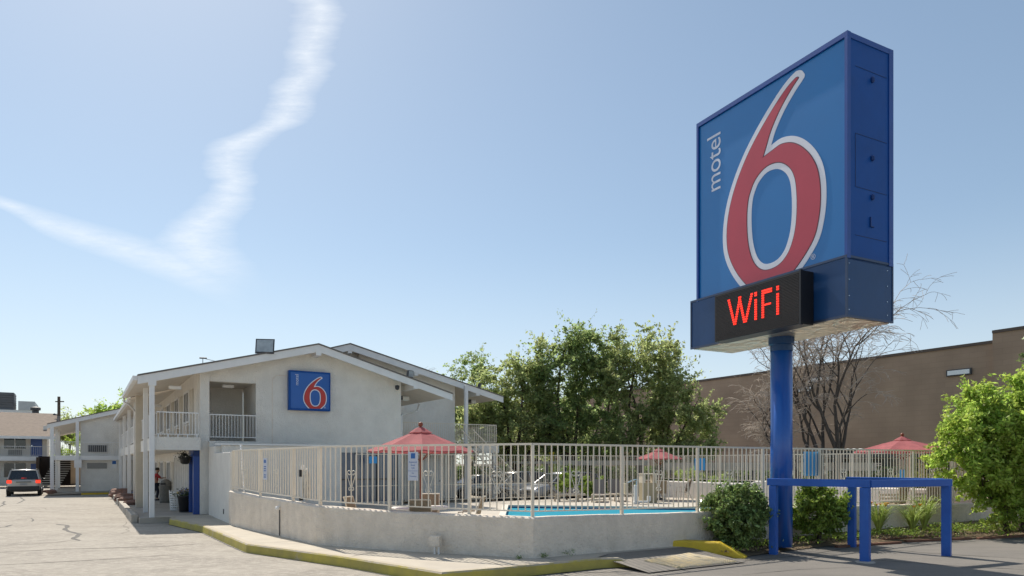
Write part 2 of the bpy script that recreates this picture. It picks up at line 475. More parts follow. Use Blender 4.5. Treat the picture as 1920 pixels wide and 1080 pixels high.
# ---- pavement, kerbs
curb_top = [(-12.67, 25.74), (-12.3, 24.9), (-9.83, 22.03), (-6.55, 17.1), (-3.54, 14.69), (-1.28, 12.62), (-.17, 13.22), (.93, 13.93), (1.85, 14.52), (2.28, 14.68), (2.72, 14.62)]
rampz = [0, 0, 0, 0, 0, 0, 0, 0, 0, -.02, -.19]
inner = offs([(x, y, 0) for x, y in curb_top], .17)
M_CURB = mat('painted_kerb', (.52, .43, .08), .85, .3, 1.6, .4, 50, col2=(.36, .30, .09))
def kerb_mat():
    m = M_CURB.copy(); m.name = 'worn_yellow_kerb'; MATS['wk'] = m
    t = m.node_tree; n = t.nodes; l = t.links; p = n['Principled BSDF']
    src = p.inputs['Base Color'].links[0].from_socket
    co = n.new('ShaderNodeTexCoord')
    nz = n.new('ShaderNodeTexNoise'); nz.inputs['Scale'].default_value = 1.1; nz.inputs['Detail'].default_value = 9; nz.inputs['Roughness'].default_value = .75
    l.new(co.outputs['Object'], nz.inputs['Vector'])
    ge = n.new('ShaderNodeNewGeometry'); sn = n.new('ShaderNodeSeparateXYZ'); l.new(ge.outputs['True Normal'], sn.inputs[0])
    # paint survives on the face, is worn off the trodden top
    a_ = n.new('ShaderNodeMath'); a_.operation = 'MULTIPLY_ADD'; a_.inputs[1].default_value = .30
    l.new(sn.outputs[2], a_.inputs[0]); l.new(nz.outputs[0], a_.inputs[2])
    r_ = n.new('ShaderNodeMapRange'); r_.inputs[1].default_value = .60; r_.inputs[2].default_value = .72; l.new(a_.outputs[0], r_.inputs[0])
    mx_ = n.new('ShaderNodeMix'); mx_.data_type = 'RGBA'; l.new(r_.outputs[0], mx_.inputs['Factor'])
    l.new(src, mx_.inputs['A']); mx_.inputs['B'].default_value = (.43, .37, .28, 1)
    l.new(mx_.outputs['Result'], p.inputs['Base Color'])
    return m
M_WK = kerb_mat()
def kerb_sweep(P, th, ztop, zb, zt=None):
    mb = MB(); Q = [(p[0], p[1]) for p in P]
    sec = [(-.02, zb), (0.0, ztop - .03), (.025, ztop), (th, ztop)]
    n_ = len(Q)
    for d, z in sec:
        o = offs([(x, y, 0) for x, y in Q], d)
        for i in range(n_): mb.v.append((o[i][0], o[i][1], z + ((zt[i] if zt else 0) if z > zb else 0)))
    for j in range(3):
        for i in range(n_ - 1): mb.f.append((j * n_ + i, j * n_ + i + 1, (j + 1) * n_ + i + 1, (j + 1) * n_ + i))
    # closed ends and back
    o = offs([(x, y, 0) for x, y in Q], th); b0 = len(mb.v)
    for i in range(n_): mb.v.append((o[i][0], o[i][1], zb))
    for i in range(n_ - 1): mb.f.append((3 * n_ + i, 3 * n_ + i + 1, b0 + i + 1, b0 + i))
    for i in (0, n_ - 1): mb.f.append((i, n_ + i, 2 * n_ + i, 3 * n_ + i, b0 + i))
    return mb
struct(kerb_sweep(curb_top, .17, .006, GZ - .02, rampz).build('kerb', M_WK))
gq = strip([Vector(p) for p in offs([(x, y, 0) for x, y in curb_top[1:]], -.045)], .06, z=GZ + .006, jit=.008, seed=9)
struct(gq.build('gutter_joint', M_TARF))
# pavement slab between kerb and wall
wl = [(p[0], p[1]) for p in WALLP]
pts = [p for p in inner[:-2]] + [W(7.62, -16.95), W(7.75, -16.6)] + [(.45, 14.6), (-1.2, 15.3), (-2.85, 16.05), (-4.7, 17.1), (-5.85, 18.6), (-7.4, 20.4), (-9.1, 22.6)] + [W(2.1, -4.4), W(2.1, .3), W(-.1, .3), W(.2, -.4)]
mb = MB().add([(x, y, 0.0) for x, y in pts], [tuple(range(len(pts)))])
def pavement_mat():
    m = mat('pavement_concrete', (.50, .445, .36), .9, .2, 1.0, .25, 60, col2=(.42, .375, .31))
    return m
pv = mb.build('pavement', pavement_mat()); struct(pv)
bm = bmesh.new(); bm.from_mesh(pv.data); bmesh.ops.triangulate(bm, faces=bm.faces[:]); bm.normal_update(); bm.to_mesh(pv.data); bm.free()
# expansion joints
jn = MB()
for (x0, y0), (x1, y1) in (((-6.45, 17.2), (-5.0, 18.0)), ((-3.45, 14.8), (-2.9, 15.9)), ((-.1, 13.3), (-.9, 14.95)), ((-9.6, 22.2), (-8.9, 22.4)), ((1.0, 14.0), (.7, 14.6))):
    q = strip([(x0, y0), (x1, y1)], .018, z=.004, seed=3); jn.add(q.v, q.f)
struct(jn.build('pavement_joint', M_TAR))
# dropped kerb with yellow truncated dome pad
def rz_(v): return (GZ + .006) * min(1, max(0, (-16.85 - v) / 1.75))
mb = MB()
rq = [(7.62, -16.55), (9.95, -16.55), (10.2, -17.2), (10.3, -18.65), (7.9, -18.65), (7.62, -17.2)]
mb.add([(*W(u, v), rz_(v) - .001) for u, v in ((7.3, -16.55), (10.0, -16.55), (10.15, -16.85), (7.3, -16.85), (7.45, -18.44), (10.33, -18.44))], [(0, 3, 2, 1)])
struct(mb.build('ramp', pavement_mat()))
mb.f = [(3, 4, 5, 2)]; struct(mb.build('ramp', M_ASPH))
PV = [(8.05, -17.65), (8.3, -18.38), (10.1, -18.38), (9.65, -17.40)]
pad = [W(*q) for q in PV]
M_PAD = mat('dome_pad', (.62, .50, .29), .8, .3, 5, .3, 50, col2=(.44, .39, .30))
dm = MB().add([(*W(u, v), rz_(v) + .014) for u, v in PV] + [(*W(u, v), rz_(v) - .02) for u, v in PV], [(0, 1, 2, 3), (0, 4, 5, 1), (1, 5, 6, 2), (2, 6, 7, 3), (3, 7, 4, 0)])
p0, p1, p2, p3 = [Vector(p) for p in pad]
for i in range(26):
    for j in range(11):
        a_ = (i + .5) / 26; b_ = (j + .5) / 11
        c_ = (p0 * (1 - b_) + p1 * b_) * (1 - a_) + (p3 * (1 - b_) + p2 * b_) * a_
        dm.lathe([(.030, 0), (.024, .016), (.012, .02)], (c_.x, c_.y, rz_(PV[0][1] * (1 - b_) + PV[1][1] * b_) + .014), 6)
o = dm.build('tactile_pad', M_PAD); tag(o, 'worn yellow tactile pad with raised domes at the kerb ramp', 'tactile paving')
M_YEL = mat('yellow_paint', (.72, .51, .03), .6, .2, 3, .3, 40, col2=(.58, .40, .03))
o = kerb_sweep([W(9.84, -16.62), W(10.2, -17.05), W(10.55, -17.48), W(10.85, -17.98)], .32, .14, GZ, [0, 0, -.01, -.32]).build('kerb_block', M_YEL, bevel=.01)
tag(o, 'bright yellow painted kerb end beside the round bush', 'kerb')

# planting bed in front of the right wall
M_MULCH = mat('mulch', (.23, .165, .10), .97, .4, 6, .9, 30, col2=(.12, .085, .05))
bedf = [(4.9, 16.0), (5.6, 16.35), (6.5, 17.05), (8.3, 18.3), (10.8, 19.2), (13.5, 20.1), (16.5, 21.2), (20, 23)]
bedb = [W(26.5, -16.6), W(10.1, -16.6)]
mb = MB(); P = bedf + bedb
mb.add([(x, y, GZ + .02) for x, y in bedf] + [(x, y, .0) for x, y in bedb], [tuple(range(len(P)))])
bed = mb.build('planting_bed', M_MULCH); struct(bed)
bm = bmesh.new(); bm.from_mesh(bed.data); bmesh.ops.triangulate(bm, faces=bm.faces[:]); bm.to_mesh(bed.data); bm.free()
M_BRICK = mat('edging_timber', (.22, .10, .06), .9, .4, 5, .4, 30)
for i, ((x0, y0), (x1, y1), z) in enumerate((((8.4, 18.05), (10.7, 19.05), .0), ((10.9, 19.3), (13.3, 20.05), .0), ((13.4, 20.0), (16.3, 21.1), .0), ((10.4, 19.55), (12.9, 20.55), .03))):
    c_ = ((x0 + x1) / 2, (y0 + y1) / 2); l_ = math.hypot(x1 - x0, y1 - y0)
    o = MB().obox(c_, ((x1 - x0) / l_, (y1 - y0) / l_), l_ / 2 - .05, .06, GZ - .03, GZ + .06 + z).build('edging_timber', M_BRICK, bevel=.015)
    tag(o, ['reddish timber edging nearest the blue corner post', 'reddish timber edging left of the last blue post', 'reddish timber edging under the big light green bush', 'reddish timber lying behind the edging by the lilies'][i], 'edging', 'timbers edging the flower bed')

# wheel stops / raised kerb stones along the motel walk
M_STONE = mat('kerb_stone', (.47, .43, .37), .9, .25, 3, .4, 40)
for i, (v0, v1) in enumerate(((.2, 4.3), (4.9, 10.9), (12.2, 19.0), (21.0, 28.0))):
    c_ = W(-.55, (v0 + v1) / 2)
    o = MB().obox(c_, va, (v1 - v0) / 2, .11, GZ - .02, .10).build('kerb_stone', M_STONE, bevel=.025)
    tag(o, ['pale kerb stone nearest the front motel post', 'second pale kerb stone along the motel walk, beside reddish rocks', 'third pale kerb stone from the front, by reddish rocks', 'farthest pale kerb stone near the side wing wall'][i], 'kerb', 'kerb stones along the motel walk')
walk = [W(-.42, -.3), W(1.75, -.3), W(1.75, 33), W(-.42, 33)]
mbw = MB().prism(walk, GZ - .02, -.004); struct(mbw.build('walkway', M_CONC))

# pool deck with a hole, basin, water
POOL = [(-.15, 30.1), (9.2, 28.3), (10.8, 24.8), (7.6, 21.9), (-.3, 19.4)]
inner_w = offs([(x, y, 0) for x, y, z in WALLP], .2)
deck_out = inner_w + [W(25.0, -16.6), W(25.0, 0.2), W(2.2, 0.2)]
DZ = .15
def fill(name, loops, z, m, depth=None):
    bm = bmesh.new(); es = []
    for lp in loops:
        vs = [bm.verts.new((x, y, z)) for x, y in lp]
        es += [bm.edges.new((vs[i], vs[(i + 1) % len(vs)])) for i in range(len(vs))]
    bmesh.ops.triangle_fill(bm, edges=es, use_beauty=True)
    for f_ in bm.faces:
        if f_.normal.z < 0: f_.normal_flip()
    me = bpy.data.meshes.new(name); bm.to_mesh(me); bm.free(); me.materials.append(m)
    o = bpy.data.objects.new(name, me); C.objects.link(o); return o
M_DECK = mat('deck_concrete', (.50, .45, .38), .88, .15, 1.5, .2, 50)
struct(fill('pool_deck', [deck_out, POOL], DZ, M_DECK))
pool = thing('swimming_pool', 'blue swimming pool behind the low wall and railing', 'pool')
cop = offs([(x, y, 0) for x, y in POOL + POOL[:1]], -.3)
mb = MB()
n_ = len(POOL)
Pc = Vector((sum(p[0] for p in POOL) / n_, sum(p[1] for p in POOL) / n_))
outr = [tuple(Pc + (Vector(p) - Pc) * (1 + .32 / (Vector(p) - Pc).length)) for p in POOL]
for k in range(n_):
    k2 = (k + 1) % n_
    mb.add([(*POOL[k], DZ + .03), (*POOL[k2], DZ + .03), (*outr[k2], DZ + .03), (*outr[k], DZ + .03), (*POOL[k], DZ - .04), (*POOL[k2], DZ - .04), (*outr[k2], DZ), (*outr[k], DZ)],
           [(0, 1, 2, 3), (0, 4, 5, 1), (3, 2, 6, 7)])
mb.build('coping', mat('coping', (.62, .57, .50), .8, .1, 2), pool)
M_TILE = mat('pool_tile', (.02, .08, .26), .25, .5, 9)
mb = MB()
for k in range(n_):
    k2 = (k + 1) % n_
    mb.add([(*POOL[k], DZ - .04), (*POOL[k2], DZ - .04), (*POOL[k2], DZ - .26), (*POOL[k], DZ - .26)], [(0, 1, 2, 3)])
mb.build('tile_band', M_TILE, pool)
mb = MB(); bz = -1.5
for k in range(n_):
    k2 = (k + 1) % n_
    mb.add([(*POOL[k], DZ - .26), (*POOL[k2], DZ - .26), (*POOL[k2], bz), (*POOL[k], bz)], [(0, 1, 2, 3)])
mb.add([(*p, bz) for p in POOL], [tuple(range(n_))])
mb.build('basin', mat('pool_plaster', (.16, .56, .72), .7, .1, 1), pool)
def water_mat():
    m = bpy.data.materials.new('pool_water'); m.use_nodes = True
    t = m.node_tree; n = t.nodes; l = t.links; n.remove(n['Principled BSDF'])
    tr = n.new('ShaderNodeBsdfTransparent'); tr.inputs[0].default_value = (.55, .92, 1, 1)
    gl = n.new('ShaderNodeBsdfGlossy'); gl.inputs['Roughness'].default_value = .04
    df = n.new('ShaderNodeBsdfDiffuse'); df.inputs[0].default_value = (.07, .43, .58, 1)
    fr = n.new('ShaderNodeFresnel'); fr.inputs[0].default_value = 1.09
    co = n.new('ShaderNodeTexCoord'); mp = n.new('ShaderNodeMapping'); mp.inputs['Scale'].default_value = (1, 1.8, 1)
    nz = n.new('ShaderNodeTexNoise'); nz.inputs['Scale'].default_value = 4; nz.inputs['Detail'].default_value = 4
    l.new(co.outputs['Object'], mp.inputs[0]); l.new(mp.outputs[0], nz.inputs[0])
    b = n.new('ShaderNodeBump'); b.inputs['Strength'].default_value = .5; b.inputs['Distance'].default_value = .05; l.new(nz.outputs[0], b.inputs['Height'])
    l.new(b.outputs[0], gl.inputs['Normal']); l.new(b.outputs[0], fr.inputs['Normal'])
    m1 = n.new('ShaderNodeMixShader'); m1.inputs[0].default_value = .6; l.new(tr.outputs[0], m1.inputs[1]); l.new(df.outputs[0], m1.inputs[2])
    m2 = n.new('ShaderNodeMixShader'); m2.inputs[0].default_value = .10; l.new(m1.outputs[0], m2.inputs[1]); l.new(gl.outputs[0], m2.inputs[2])
    l.new(m2.outputs[0], n['Material Output'].inputs[0]); return m
MB().add([(*p, DZ - .10) for p in POOL], [tuple(range(n_))]).build('water', water_mat(), pool)
M_CHROME = mat('chrome', (.75, .76, .78), .15, .05, 2, metal=1)
hr = thing('pool_handrail', 'curved steel grab rail at the pool edge by the round bush', 'handrail', (8.15, 24.35, DZ - .05), R(35))
for s_ in (-.25, .25):
    MB().tube([(s_, -.5, 0), (s_, -.48, .35), (s_, -.3, .55), (s_, 0, .6), (s_, .3, .5), (s_, .45, .3), (s_, .5, -.1)], .022, 8).build('grab_bar', M_CHROME, hr, True)
# ================================================================= MOTEL
def rail_mesh(mb, p0, p1, z0, z1, sp=.12, r=.009, top=.02, z0b=None, z1b=None):
    """bars between p0 and p1 (x,y) with a top and bottom rail"""
    a_ = Vector(p0); b_ = Vector(p1); l_ = (b_ - a_).length; d = (b_ - a_) / l_; n_ = max(1, round(l_ / sp))
    z0b = z0 if z0b is None else z0b; z1b = z1 if z1b is None else z1b
    for k in range(n_ + 1):
        t = k / n_; c_ = a_ + d * (t * l_)
        mb.obox(c_, d, r, r, z0 + (z0b - z0) * t, z1 + (z1b - z1) * t - .004)
    for (za, zb_, h_) in ((z0, z0b, .014), (z1, z1b, top)):
        nn = Vector((-d.y, d.x)) * (.02 if h_ == top else .014)
        q = []
        for dz in (-h_, h_):
            for p, z in ((a_ - nn, za), (b_ - nn, zb_), (b_ + nn, zb_), (a_ + nn, za)): q.append((p.x, p.y, z + dz))
        mb.add(q, [(0, 3, 2, 1), (4, 5, 6, 7), (0, 1, 5, 4), (1, 2, 6, 5), (2, 3, 7, 6), (3, 0, 4, 7)])
    return mb

motel = thing('motel_building', 'long two-storey tan stucco motel with gable end, open walkways and white posts', 'motel', (OX, OY, 0), TH)
def roof_slab(uz, v0, v1, th, name, parent, m):
    """sloping roof slabs following profile uz [(u,z)...] between v0 and v1"""
    mb = MB()
    for (u0, z0), (u1, z1) in zip(uz[:-1], uz[1:]):
        mb.add([(u0, v0, z0 - th), (u1, v0, z1 - th), (u1, v1, z1 - th), (u0, v1, z0 - th), (u0, v0, z0), (u1, v0, z1), (u1, v1, z1), (u0, v1, z0)],
               [(0, 3, 2, 1), (4, 5, 6, 7), (0, 1, 5, 4), (2, 3, 7, 6)] + [(3, 0, 4, 7), (1, 2, 6, 5)])
    return mb.build(name, m, parent)
R1 = [(-.47, 5.20), (6.14, 6.93), (12.33, 5.20)]
def zr(P, u):
    for (a_, za), (b_, zb) in zip(P[:-1], P[1:]):
        if a_ <= u <= b_: return za + (zb - za) * (u - a_) / (b_ - a_)
    return P[-1][1] if u > P[-1][0] else P[0][1]
roof_slab([(u, z - .03) for u, z in R1], -.06, 8.4, .13, 'soffit', motel, M_SOFF)
roof_slab([(u, z + .03) for u, z in R1], -.16, 8.45, .055, 'roof', motel, M_ROOF)
def fascia(P, v, h, t, parent=motel):
    mb = MB()
    for (u0, z0), (u1, z1) in zip(P[:-1], P[1:]):
        mb.add([(u0, v - t, z0 - h), (u1, v - t, z1 - h), (u1, v, z1 - h), (u0, v, z0 - h), (u0, v - t, z0), (u1, v - t, z1), (u1, v, z1), (u0, v, z0)],
               [(0, 3, 2, 1), (4, 5, 6, 7), (0, 1, 5, 4), (1, 2, 6, 5), (2, 3, 7, 6), (3, 0, 4, 7)])
    return mb.build('fascia_board', M_WHITE, parent)
fascia([(u, z - .028) for u, z in R1], -.062, .30, .06)
R2 = [(-.25, 5.10), (9.35, 8.05), (18.4, 5.82)]
R2f = [(5.9, 6.99), (9.35, 8.05), (18.4, 5.82)]
roof_slab([(u, z - .03) for u, z in R2f], 5.5, 8.42, .13, 'soffit', motel, M_SOFF)
roof_slab([(u, z + .03) for u, z in R2f], 5.4, 8.42, .055, 'roof', motel, M_ROOF)
roof_slab([(u, z - .03) for u, z in R2], 8.47, 27.2, .13, 'soffit', motel, M_SOFF)
roof_slab([(u, z + .03) for u, z in R2], 8.47, 27.3, .055, 'roof', motel, M_ROOF)
fascia([(u, z - .028) for u, z in R2f], 5.497, .32, .06)
fascia([(u, z - .028) for u, z in R2[:2]], 27.27, .3, .06)
# exposed beam ends under the gables
for u, z, v in ((6.14, 6.58, 0), (10.5, 5.45, 0), (9.35, 7.70, 5.6), (13.0, 6.80, 5.6), (16.75, 5.92, 5.6)):
    MB().box(u - .11, u + .11, v - .14, v + 1.2, z - .13, z + .12).build('beam', M_WHITE, motel)
# gutters at the eaves
def gutter(u, z, v0, v1):
    mb = MB()
    mb.box(u - .14, u, v0, v1, z - .19, z - .17).box(u - .14, u - .125, v0, v1, z - .17, z - .02).box(u - .015, u, v0, v1, z - .17, z - .02)
    mb.box(u - .125, u - .015, v0, v0 + .01, z - .17, z - .03)
    return mb.build('gutter', M_WHITE, motel)
gutter(-.475, 5.21, -.05, 8.45); gutter(-.255, 5.11, 8.5, 27.1)
MB().tube([(-.54, 8.3, 5.02), (-.54, 8.3, 4.85), (-.3, 8.3, 4.7), (-.05, 8.9, 4.45), (-.05, 9.3, 4.35), (-.05, 9.4, 4.2), (-.05, 9.4, .1)], .045, 8).build('downpipe', M_WHITE, motel, True)
MB().tube([(12.15, 3.2, 4.95), (12.1, 3.2, 4.75), (11.8, 2.7, 4.55), (10.25, .9, 4.2), (10.16, .7, 4.1), (10.16, .7, 3.9), (10.16, .7, .1)], .045, 8).build('downpipe', M_WHITE, motel, True)

def wallbox(u0, u1, v0, v1, z0, z1, m=M_STUC, name='wall', parent=motel):
    return MB().box(u0, u1, v0, v1, z0, z1).build(name, m, parent)
def gable(us, v0, v1, z0, P, dz, parent=motel, m=M_STUC):
    """wall with sloping top following the roof underside"""
    n_ = len(us); mb = MB()
    for v in (v0, v1):
        mb.v += [(u, v, z0) for u in us] + [(u, v, zr(P, u) - dz) for u in us]
    for i in range(n_ - 1):
        mb.f += [(i, i + 1, n_ + i + 1, n_ + i), (2 * n_ + i + 1, 2 * n_ + i, 3 * n_ + i, 3 * n_ + i + 1), (n_ + i, n_ + i + 1, 3 * n_ + i + 1, 3 * n_ + i)]
    mb.f += [(0, n_, 3 * n_, 2 * n_), (n_ - 1, 3 * n_ - 1, 4 * n_ - 1, 2 * n_ - 1)]
    return mb.build('wall', m, parent)
# front gable: upper wall, lower wall with glazed pool lobby
gable([3.80, 6.14, 10.09], .6, .85, 2.7, R1, .15)
wallbox(3.80, 7.0, .6, .85, 0, 2.7); wallbox(9.95, 10.09, .6, .85, 0, 2.7); wallbox(7.0, 9.95, .6, .85, 2.45, 2.7); wallbox(7.0, 9.95, .6, .85, 0, .25)
gl = MB().box(7.0, 9.95, .70, .74, .25, 2.45).build('window', mat('lobby_glass', (.13, .16, .22), .2, .2, 1, spec=.9), motel)
fr = MB()
for u in (7.03, 8.0, 8.98, 9.92): fr.box(u - .03, u + .03, .66, .78, .25, 2.45)
fr.box(7.0, 9.95, .662, .778, 1.25, 1.31); fr.build('window_frame', M_GREYD, gl)
wallbox(9.84, 10.09, .853, 9.0, 0, 5.62)
# recess with rail
wallbox(2.04, 3.80, .6, .80, 0, 2.83); wallbox(2.04, 3.80, 3.3, 3.5, 2.8, 5.8); wallbox(3.81, 4.0, .853, 3.3, 2.8, 5.95)
gable([2.04, 3.80], .62, .84, 5.22, R1, .15)
MB().box(2.0, 3.81, .30, .598, 2.50, 2.86).build('balcony_slab', M_STUC, motel)
MB().box(2.0, 3.81, .802, 3.35, 2.83, 2.86).build('balcony_slab', M_GREYD, motel)
MB().box(2.04, 3.80, .845, 3.3, 5.24, 5.30).build('soffit', M_SOFF, motel)
rail_mesh(MB(), (2.06, .50), (3.78, .50), 3.02, 3.90, .115).build('railing', M_WHITE, motel)
# left column of the gable and the long facade
gable([1.70, 2.04], .5, .86, 0, R1, .15)
gable([1.66, 1.86], .865, 8.40, 0, [(-1, 5.0), (6.2, 6.9)], .02)
gable([1.66, 1.86], 8.402, 27.0, 0, [(-1, 4.85), (6.2, 6.8)], .02)
# walkway floor slabs and fascia edge
MB().box(.05, 1.655, -.02, 8.39, 2.49, 2.97).build('balcony_slab', M_STUC, motel)
MB().box(.03, 1.655, 8.393, 26.9, 2.49, 2.97).build('balcony_slab', M_STUC, motel)
rr = rail_mesh(MB(), (.16, .06), (1.60, .06), 3.08, 3.90, .115); rr.build('railing', M_WHITE, motel)
rail_mesh(MB(), (.10, .10), (.10, 8.3), 3.08, 3.90, .115).build('railing', M_WHITE, motel)
rail_mesh(MB(), (.08, 8.5), (.08, 26.8), 3.08, 3.90, .115).build('railing', M_WHITE, motel)
for k in range(5): MB().box(.2 + .33 * k, .24 + .33 * k, .04, .08, 2.97, 3.08).build('rail_foot', M_WHITE, motel)
# posts
def post(u, v, z1, s=.085, m=M_WHITE):
    return MB().box(u - s, u + s, v - s, v + s, -.02, z1).build('post', m, motel, bevel=.008)
post(0, -.02, 5.03); MB().box(-.12, .14, -.14, .12, 4.85, 5.08).build('post_cap', M_WHITE, motel)
post(0, 3.0, 5.05); post(.02, 9.6, 4.95, .09); post(0, 15.0, 4.95); post(0, 20.5, 4.95); post(0, 26.0, 4.95)
MB().box(-.14, .26, 6.7, 7.1, -.02, 5.05).build('post', mat('cream_stucco', (.62, .55, .44), .9, .1, 2, .3, 40), motel)
# windows and doors of the long walk (they face the parking lot, plane u=1.66)
M_DOOR = mat('door_cream', (.58, .53, .44), .5, .08, 2)
M_CURT = mat('curtain', (.30, .17, .11), .9, .3, 8)
def bay(v, z, ground):
    d = MB().box(1.62, 1.657, v, v + .95, z, z + 2.05).build('door', M_DOOR if not ground else M_BLUE, motel)
    MB().tube([(1.57, v + .1, z + 1.0), (1.62, v + .1, z + 1.0)], .03, 8).build('handle', M_CHROME, d)
    wv = v + 1.3
    f_ = MB().box(1.60, 1.656, wv - .08, wv + 1.55, z + .72, z + .80).box(1.60, 1.656, wv - .08, wv + 1.55, z + 2.02, z + 2.10).box(1.60, 1.656, wv - .08, wv, z + .80, z + 2.02).box(1.60, 1.656, wv + 1.47, wv + 1.55, z + .80, z + 2.02).box(1.60, 1.656, wv + .71, wv + .77, z + .80, z + 2.02).build('window_frame', M_WHITE, motel)
    MB().box(1.628, 1.654, wv, wv + 1.47, z + .80, z + 2.02).build('window', M_DGLASS, motel)
    MB().box(1.56, 1.656, wv + .2, wv + 1.25, z + .15, z + .62).build('air_conditioner', M_STUC2, motel)
v = 2.0
while v < 25:
    bay(v, 2.97, False)
    if v > 8: bay(v, 0.0, False)
    v += 3.7
# lobby front under the walk: tall narrow panes in a white frame
mb = MB(); gm = MB()
vv = 2.1
while vv < 8.6:
    gm.box(1.63, 1.656, vv, vv + .42, .35, 2.15); mb.box(1.58, 1.657, vv - .12, vv - .01, .02, 2.25)
    vv += .72
mb.box(1.58, 1.657, 1.98, 8.8, 2.25, 2.40)
wf = mb.build('window_frame', M_WHITE, motel); gm.build('pane', M_DGLASS, wf)
# blue framed doorway near the corner
dr = MB().box(1.60, 1.657, .95, 1.80, 0, 2.15).build('door', M_DOOR, motel)
MB().box(1.48, 1.70, .56, .86, 0, 2.50).box(1.48, 1.70, 1.9, 2.02, 0, 2.24).box(1.48, 1.70, .56, 2.02, 2.25, 2.50).build('door_frame', M_BLUE, motel, bevel=.01)
# vestibule corner wall beside the doorway
# walk lights
for (u, v, z) in ((.9, 1.2, 5.02), (.9, 9.5, 4.9), (2.9, 1.6, 5.22)):
    MB().box(u - .22, u + .22, v - .12, v + .12, z - .14, z - .01).build('ceiling_light', M_WHITE, motel, bevel=.03)
for (u, v, z) in ((10.75, 2.2, 5.22), (17.2, 7.3, 5.75)):
    b_ = MB().box(u - .09, u + .05, v - .12, v + .12, z - .20, z - .02).build('wall_light', M_GREYD, motel)
    MB().box(u + .052, u + .40, v - .10, v + .10, z - .24, z - .04).build('lamp_lens', mat('lamp_lens', (.75, .75, .72), .3, .05, 2), b_, bevel=.03)
# camera under the right corner of the gable soffit
cm = MB().tube([(9.80, .58, 5.45), (9.80, .40, 5.40)], .04, 8).build('camera_bracket', M_WHITE, motel)
MB().lathe([(.02, -.12), (.08, -.08), (.10, 0), (.10, .08), (.02, .1)], (9.80, .33, 5.38), 12).build('security_camera', M_GREYD, motel, True)
# cable on the wall
MB().tube([(5.05, .59, 5.62), (4.6, .59, 5.60), (4.45, .59, 5.45), (4.44, .59, 5.2), (4.44, .59, 2.7)], .012, 5).build('wall_cable', M_STUC2, motel)
MB().box(3.87, 3.92, .585, .599, 2.9, 4.55).box(3.98, 4.01, .585, .599, 2.9, 4.6).build('cable_cover', M_STUC, motel)

# second block
gable([10.10, 15.67], 6.2, 6.45, 0, R2f, .17)
gable([15.50, 15.67], 6.452, 26, 0, [(10, 5.75), (18, 5.75)], .0)
gable([6.3, 9.35, 10.095], 6.5, 6.7, 5.0, [(5.9, 6.94), (9.35, 8.0), (18.4, 5.77)], .14)
MB().box(10.12, 17.55, 4.5, 6.195, 2.55, 3.05).build('balcony_slab', M_STUC, motel)
MB().box(15.68, 17.5, 6.198, 26, 2.55, 3.05).build('balcony_slab', M_STUC, motel)
rail_mesh(MB(), (10.2, 4.6), (17.45, 4.6), 3.16, 4.10, .115).build('railing', M_CREAM, motel)
rail_mesh(MB(), (17.45, 4.65), (17.45, 14), 3.16, 4.10, .115).build('railing', M_CREAM, motel)
for u, v in ((15.85, 5.2), (17.35, 4.75)):
    z1 = 6.28 if u < 17 else 3.1
    MB().box(u - .09, u + .09, v - .09, v + .09, 0, z1).build('post', M_WHITE, motel, bevel=.008)
dr = MB().box(13.75, 14.80, 6.15, 6.197, 0.02, 2.12).build('door', M_WHITE, motel)
MB().box(13.64, 13.74, 6.13, 6.196, 0, 2.22).box(14.81, 14.91, 6.13, 6.196, 0, 2.22).box(13.64, 14.91, 6.13, 6.196, 2.13, 2.24).build('door_frame', M_WHITE, motel)
MB().tube([(14.7, 6.1, 1.0), (14.7, 6.15, 1.0)], .035, 8).build('handle', M_GREYD, dr)
# outside stair going down to the right of the door
st = MB()
for k in range(12):
    st.box(15.2 + .26 * k, 15.2 + .26 * k + .28, 3.1, 4.2, 2.8 - .235 * k, 2.86 - .235 * k)
sobj = st.build('stair', M_CONC, motel)
sr = MB()
for vv in (3.05, 4.25):
    sr.tube([(15.1, vv, 2.7), (18.3, vv, -.1)], .05, 4).tube([(15.1, vv, 3.75), (18.3, vv, .95)], .03, 6)
    for k in range(14):
        u = 15.2 + .23 * k; zz = 2.7 - (u - 15.1) * .875
        sr.box(u - .01, u + .01, vv - .01, vv + .01, zz, zz + 1.05)
sr.build('stair_railing', M_CREAM, motel)
# floodlights on the roof
def flood(u, v, z, s, rz, tilt, lab):
    p = W(u, v, z); t = thing('floodlight', lab, 'floodlight', p, TH + rz)
    MB().box(-.03 * s, .03 * s, -.03 * s, .03 * s, 0, .16 * s).build('bracket', M_GREYD, t)
    M_ = Matrix.Translation((0, 0, .36 * s)) @ Matrix.Rotation(tilt, 4, 'X')
    hb = MB().add([(-.30 * s, 0, -.26 * s), (.30 * s, 0, -.26 * s), (.30 * s, 0, .26 * s), (-.30 * s, 0, .26 * s), (-.2 * s, .24 * s, -.16 * s), (.2 * s, .24 * s, -.16 * s), (.2 * s, .24 * s, .16 * s), (-.2 * s, .24 * s, .16 * s)],
                  [(0, 1, 2, 3), (7, 6, 5, 4), (0, 4, 5, 1), (1, 5, 6, 2), (2, 6, 7, 3), (3, 7, 4, 0)])
    h_ = hb.build('housing', M_GREYD, t); h_.matrix_basis = M_
    l_ = MB().box(-.26 * s, .26 * s, -.02, -.003, -.20 * s, .22 * s).build('lens', mat('flood_glass', (.45, .50, .52), .12, .3, 3, spec=.8), h_)
    return t
flood(4.02, -.02, 6.22, 1.22, R(-24), R(-14), 'large square floodlight on the left slope of the front gable roof')
flood(10.4, .2, 5.78, .62, R(30), R(10), 'small grey floodlight on the right slope of the front gable roof')
flood(17.1, 5.8, 6.15, .62, R(60), R(20), 'small round-backed floodlight at the right end of the rear roof')
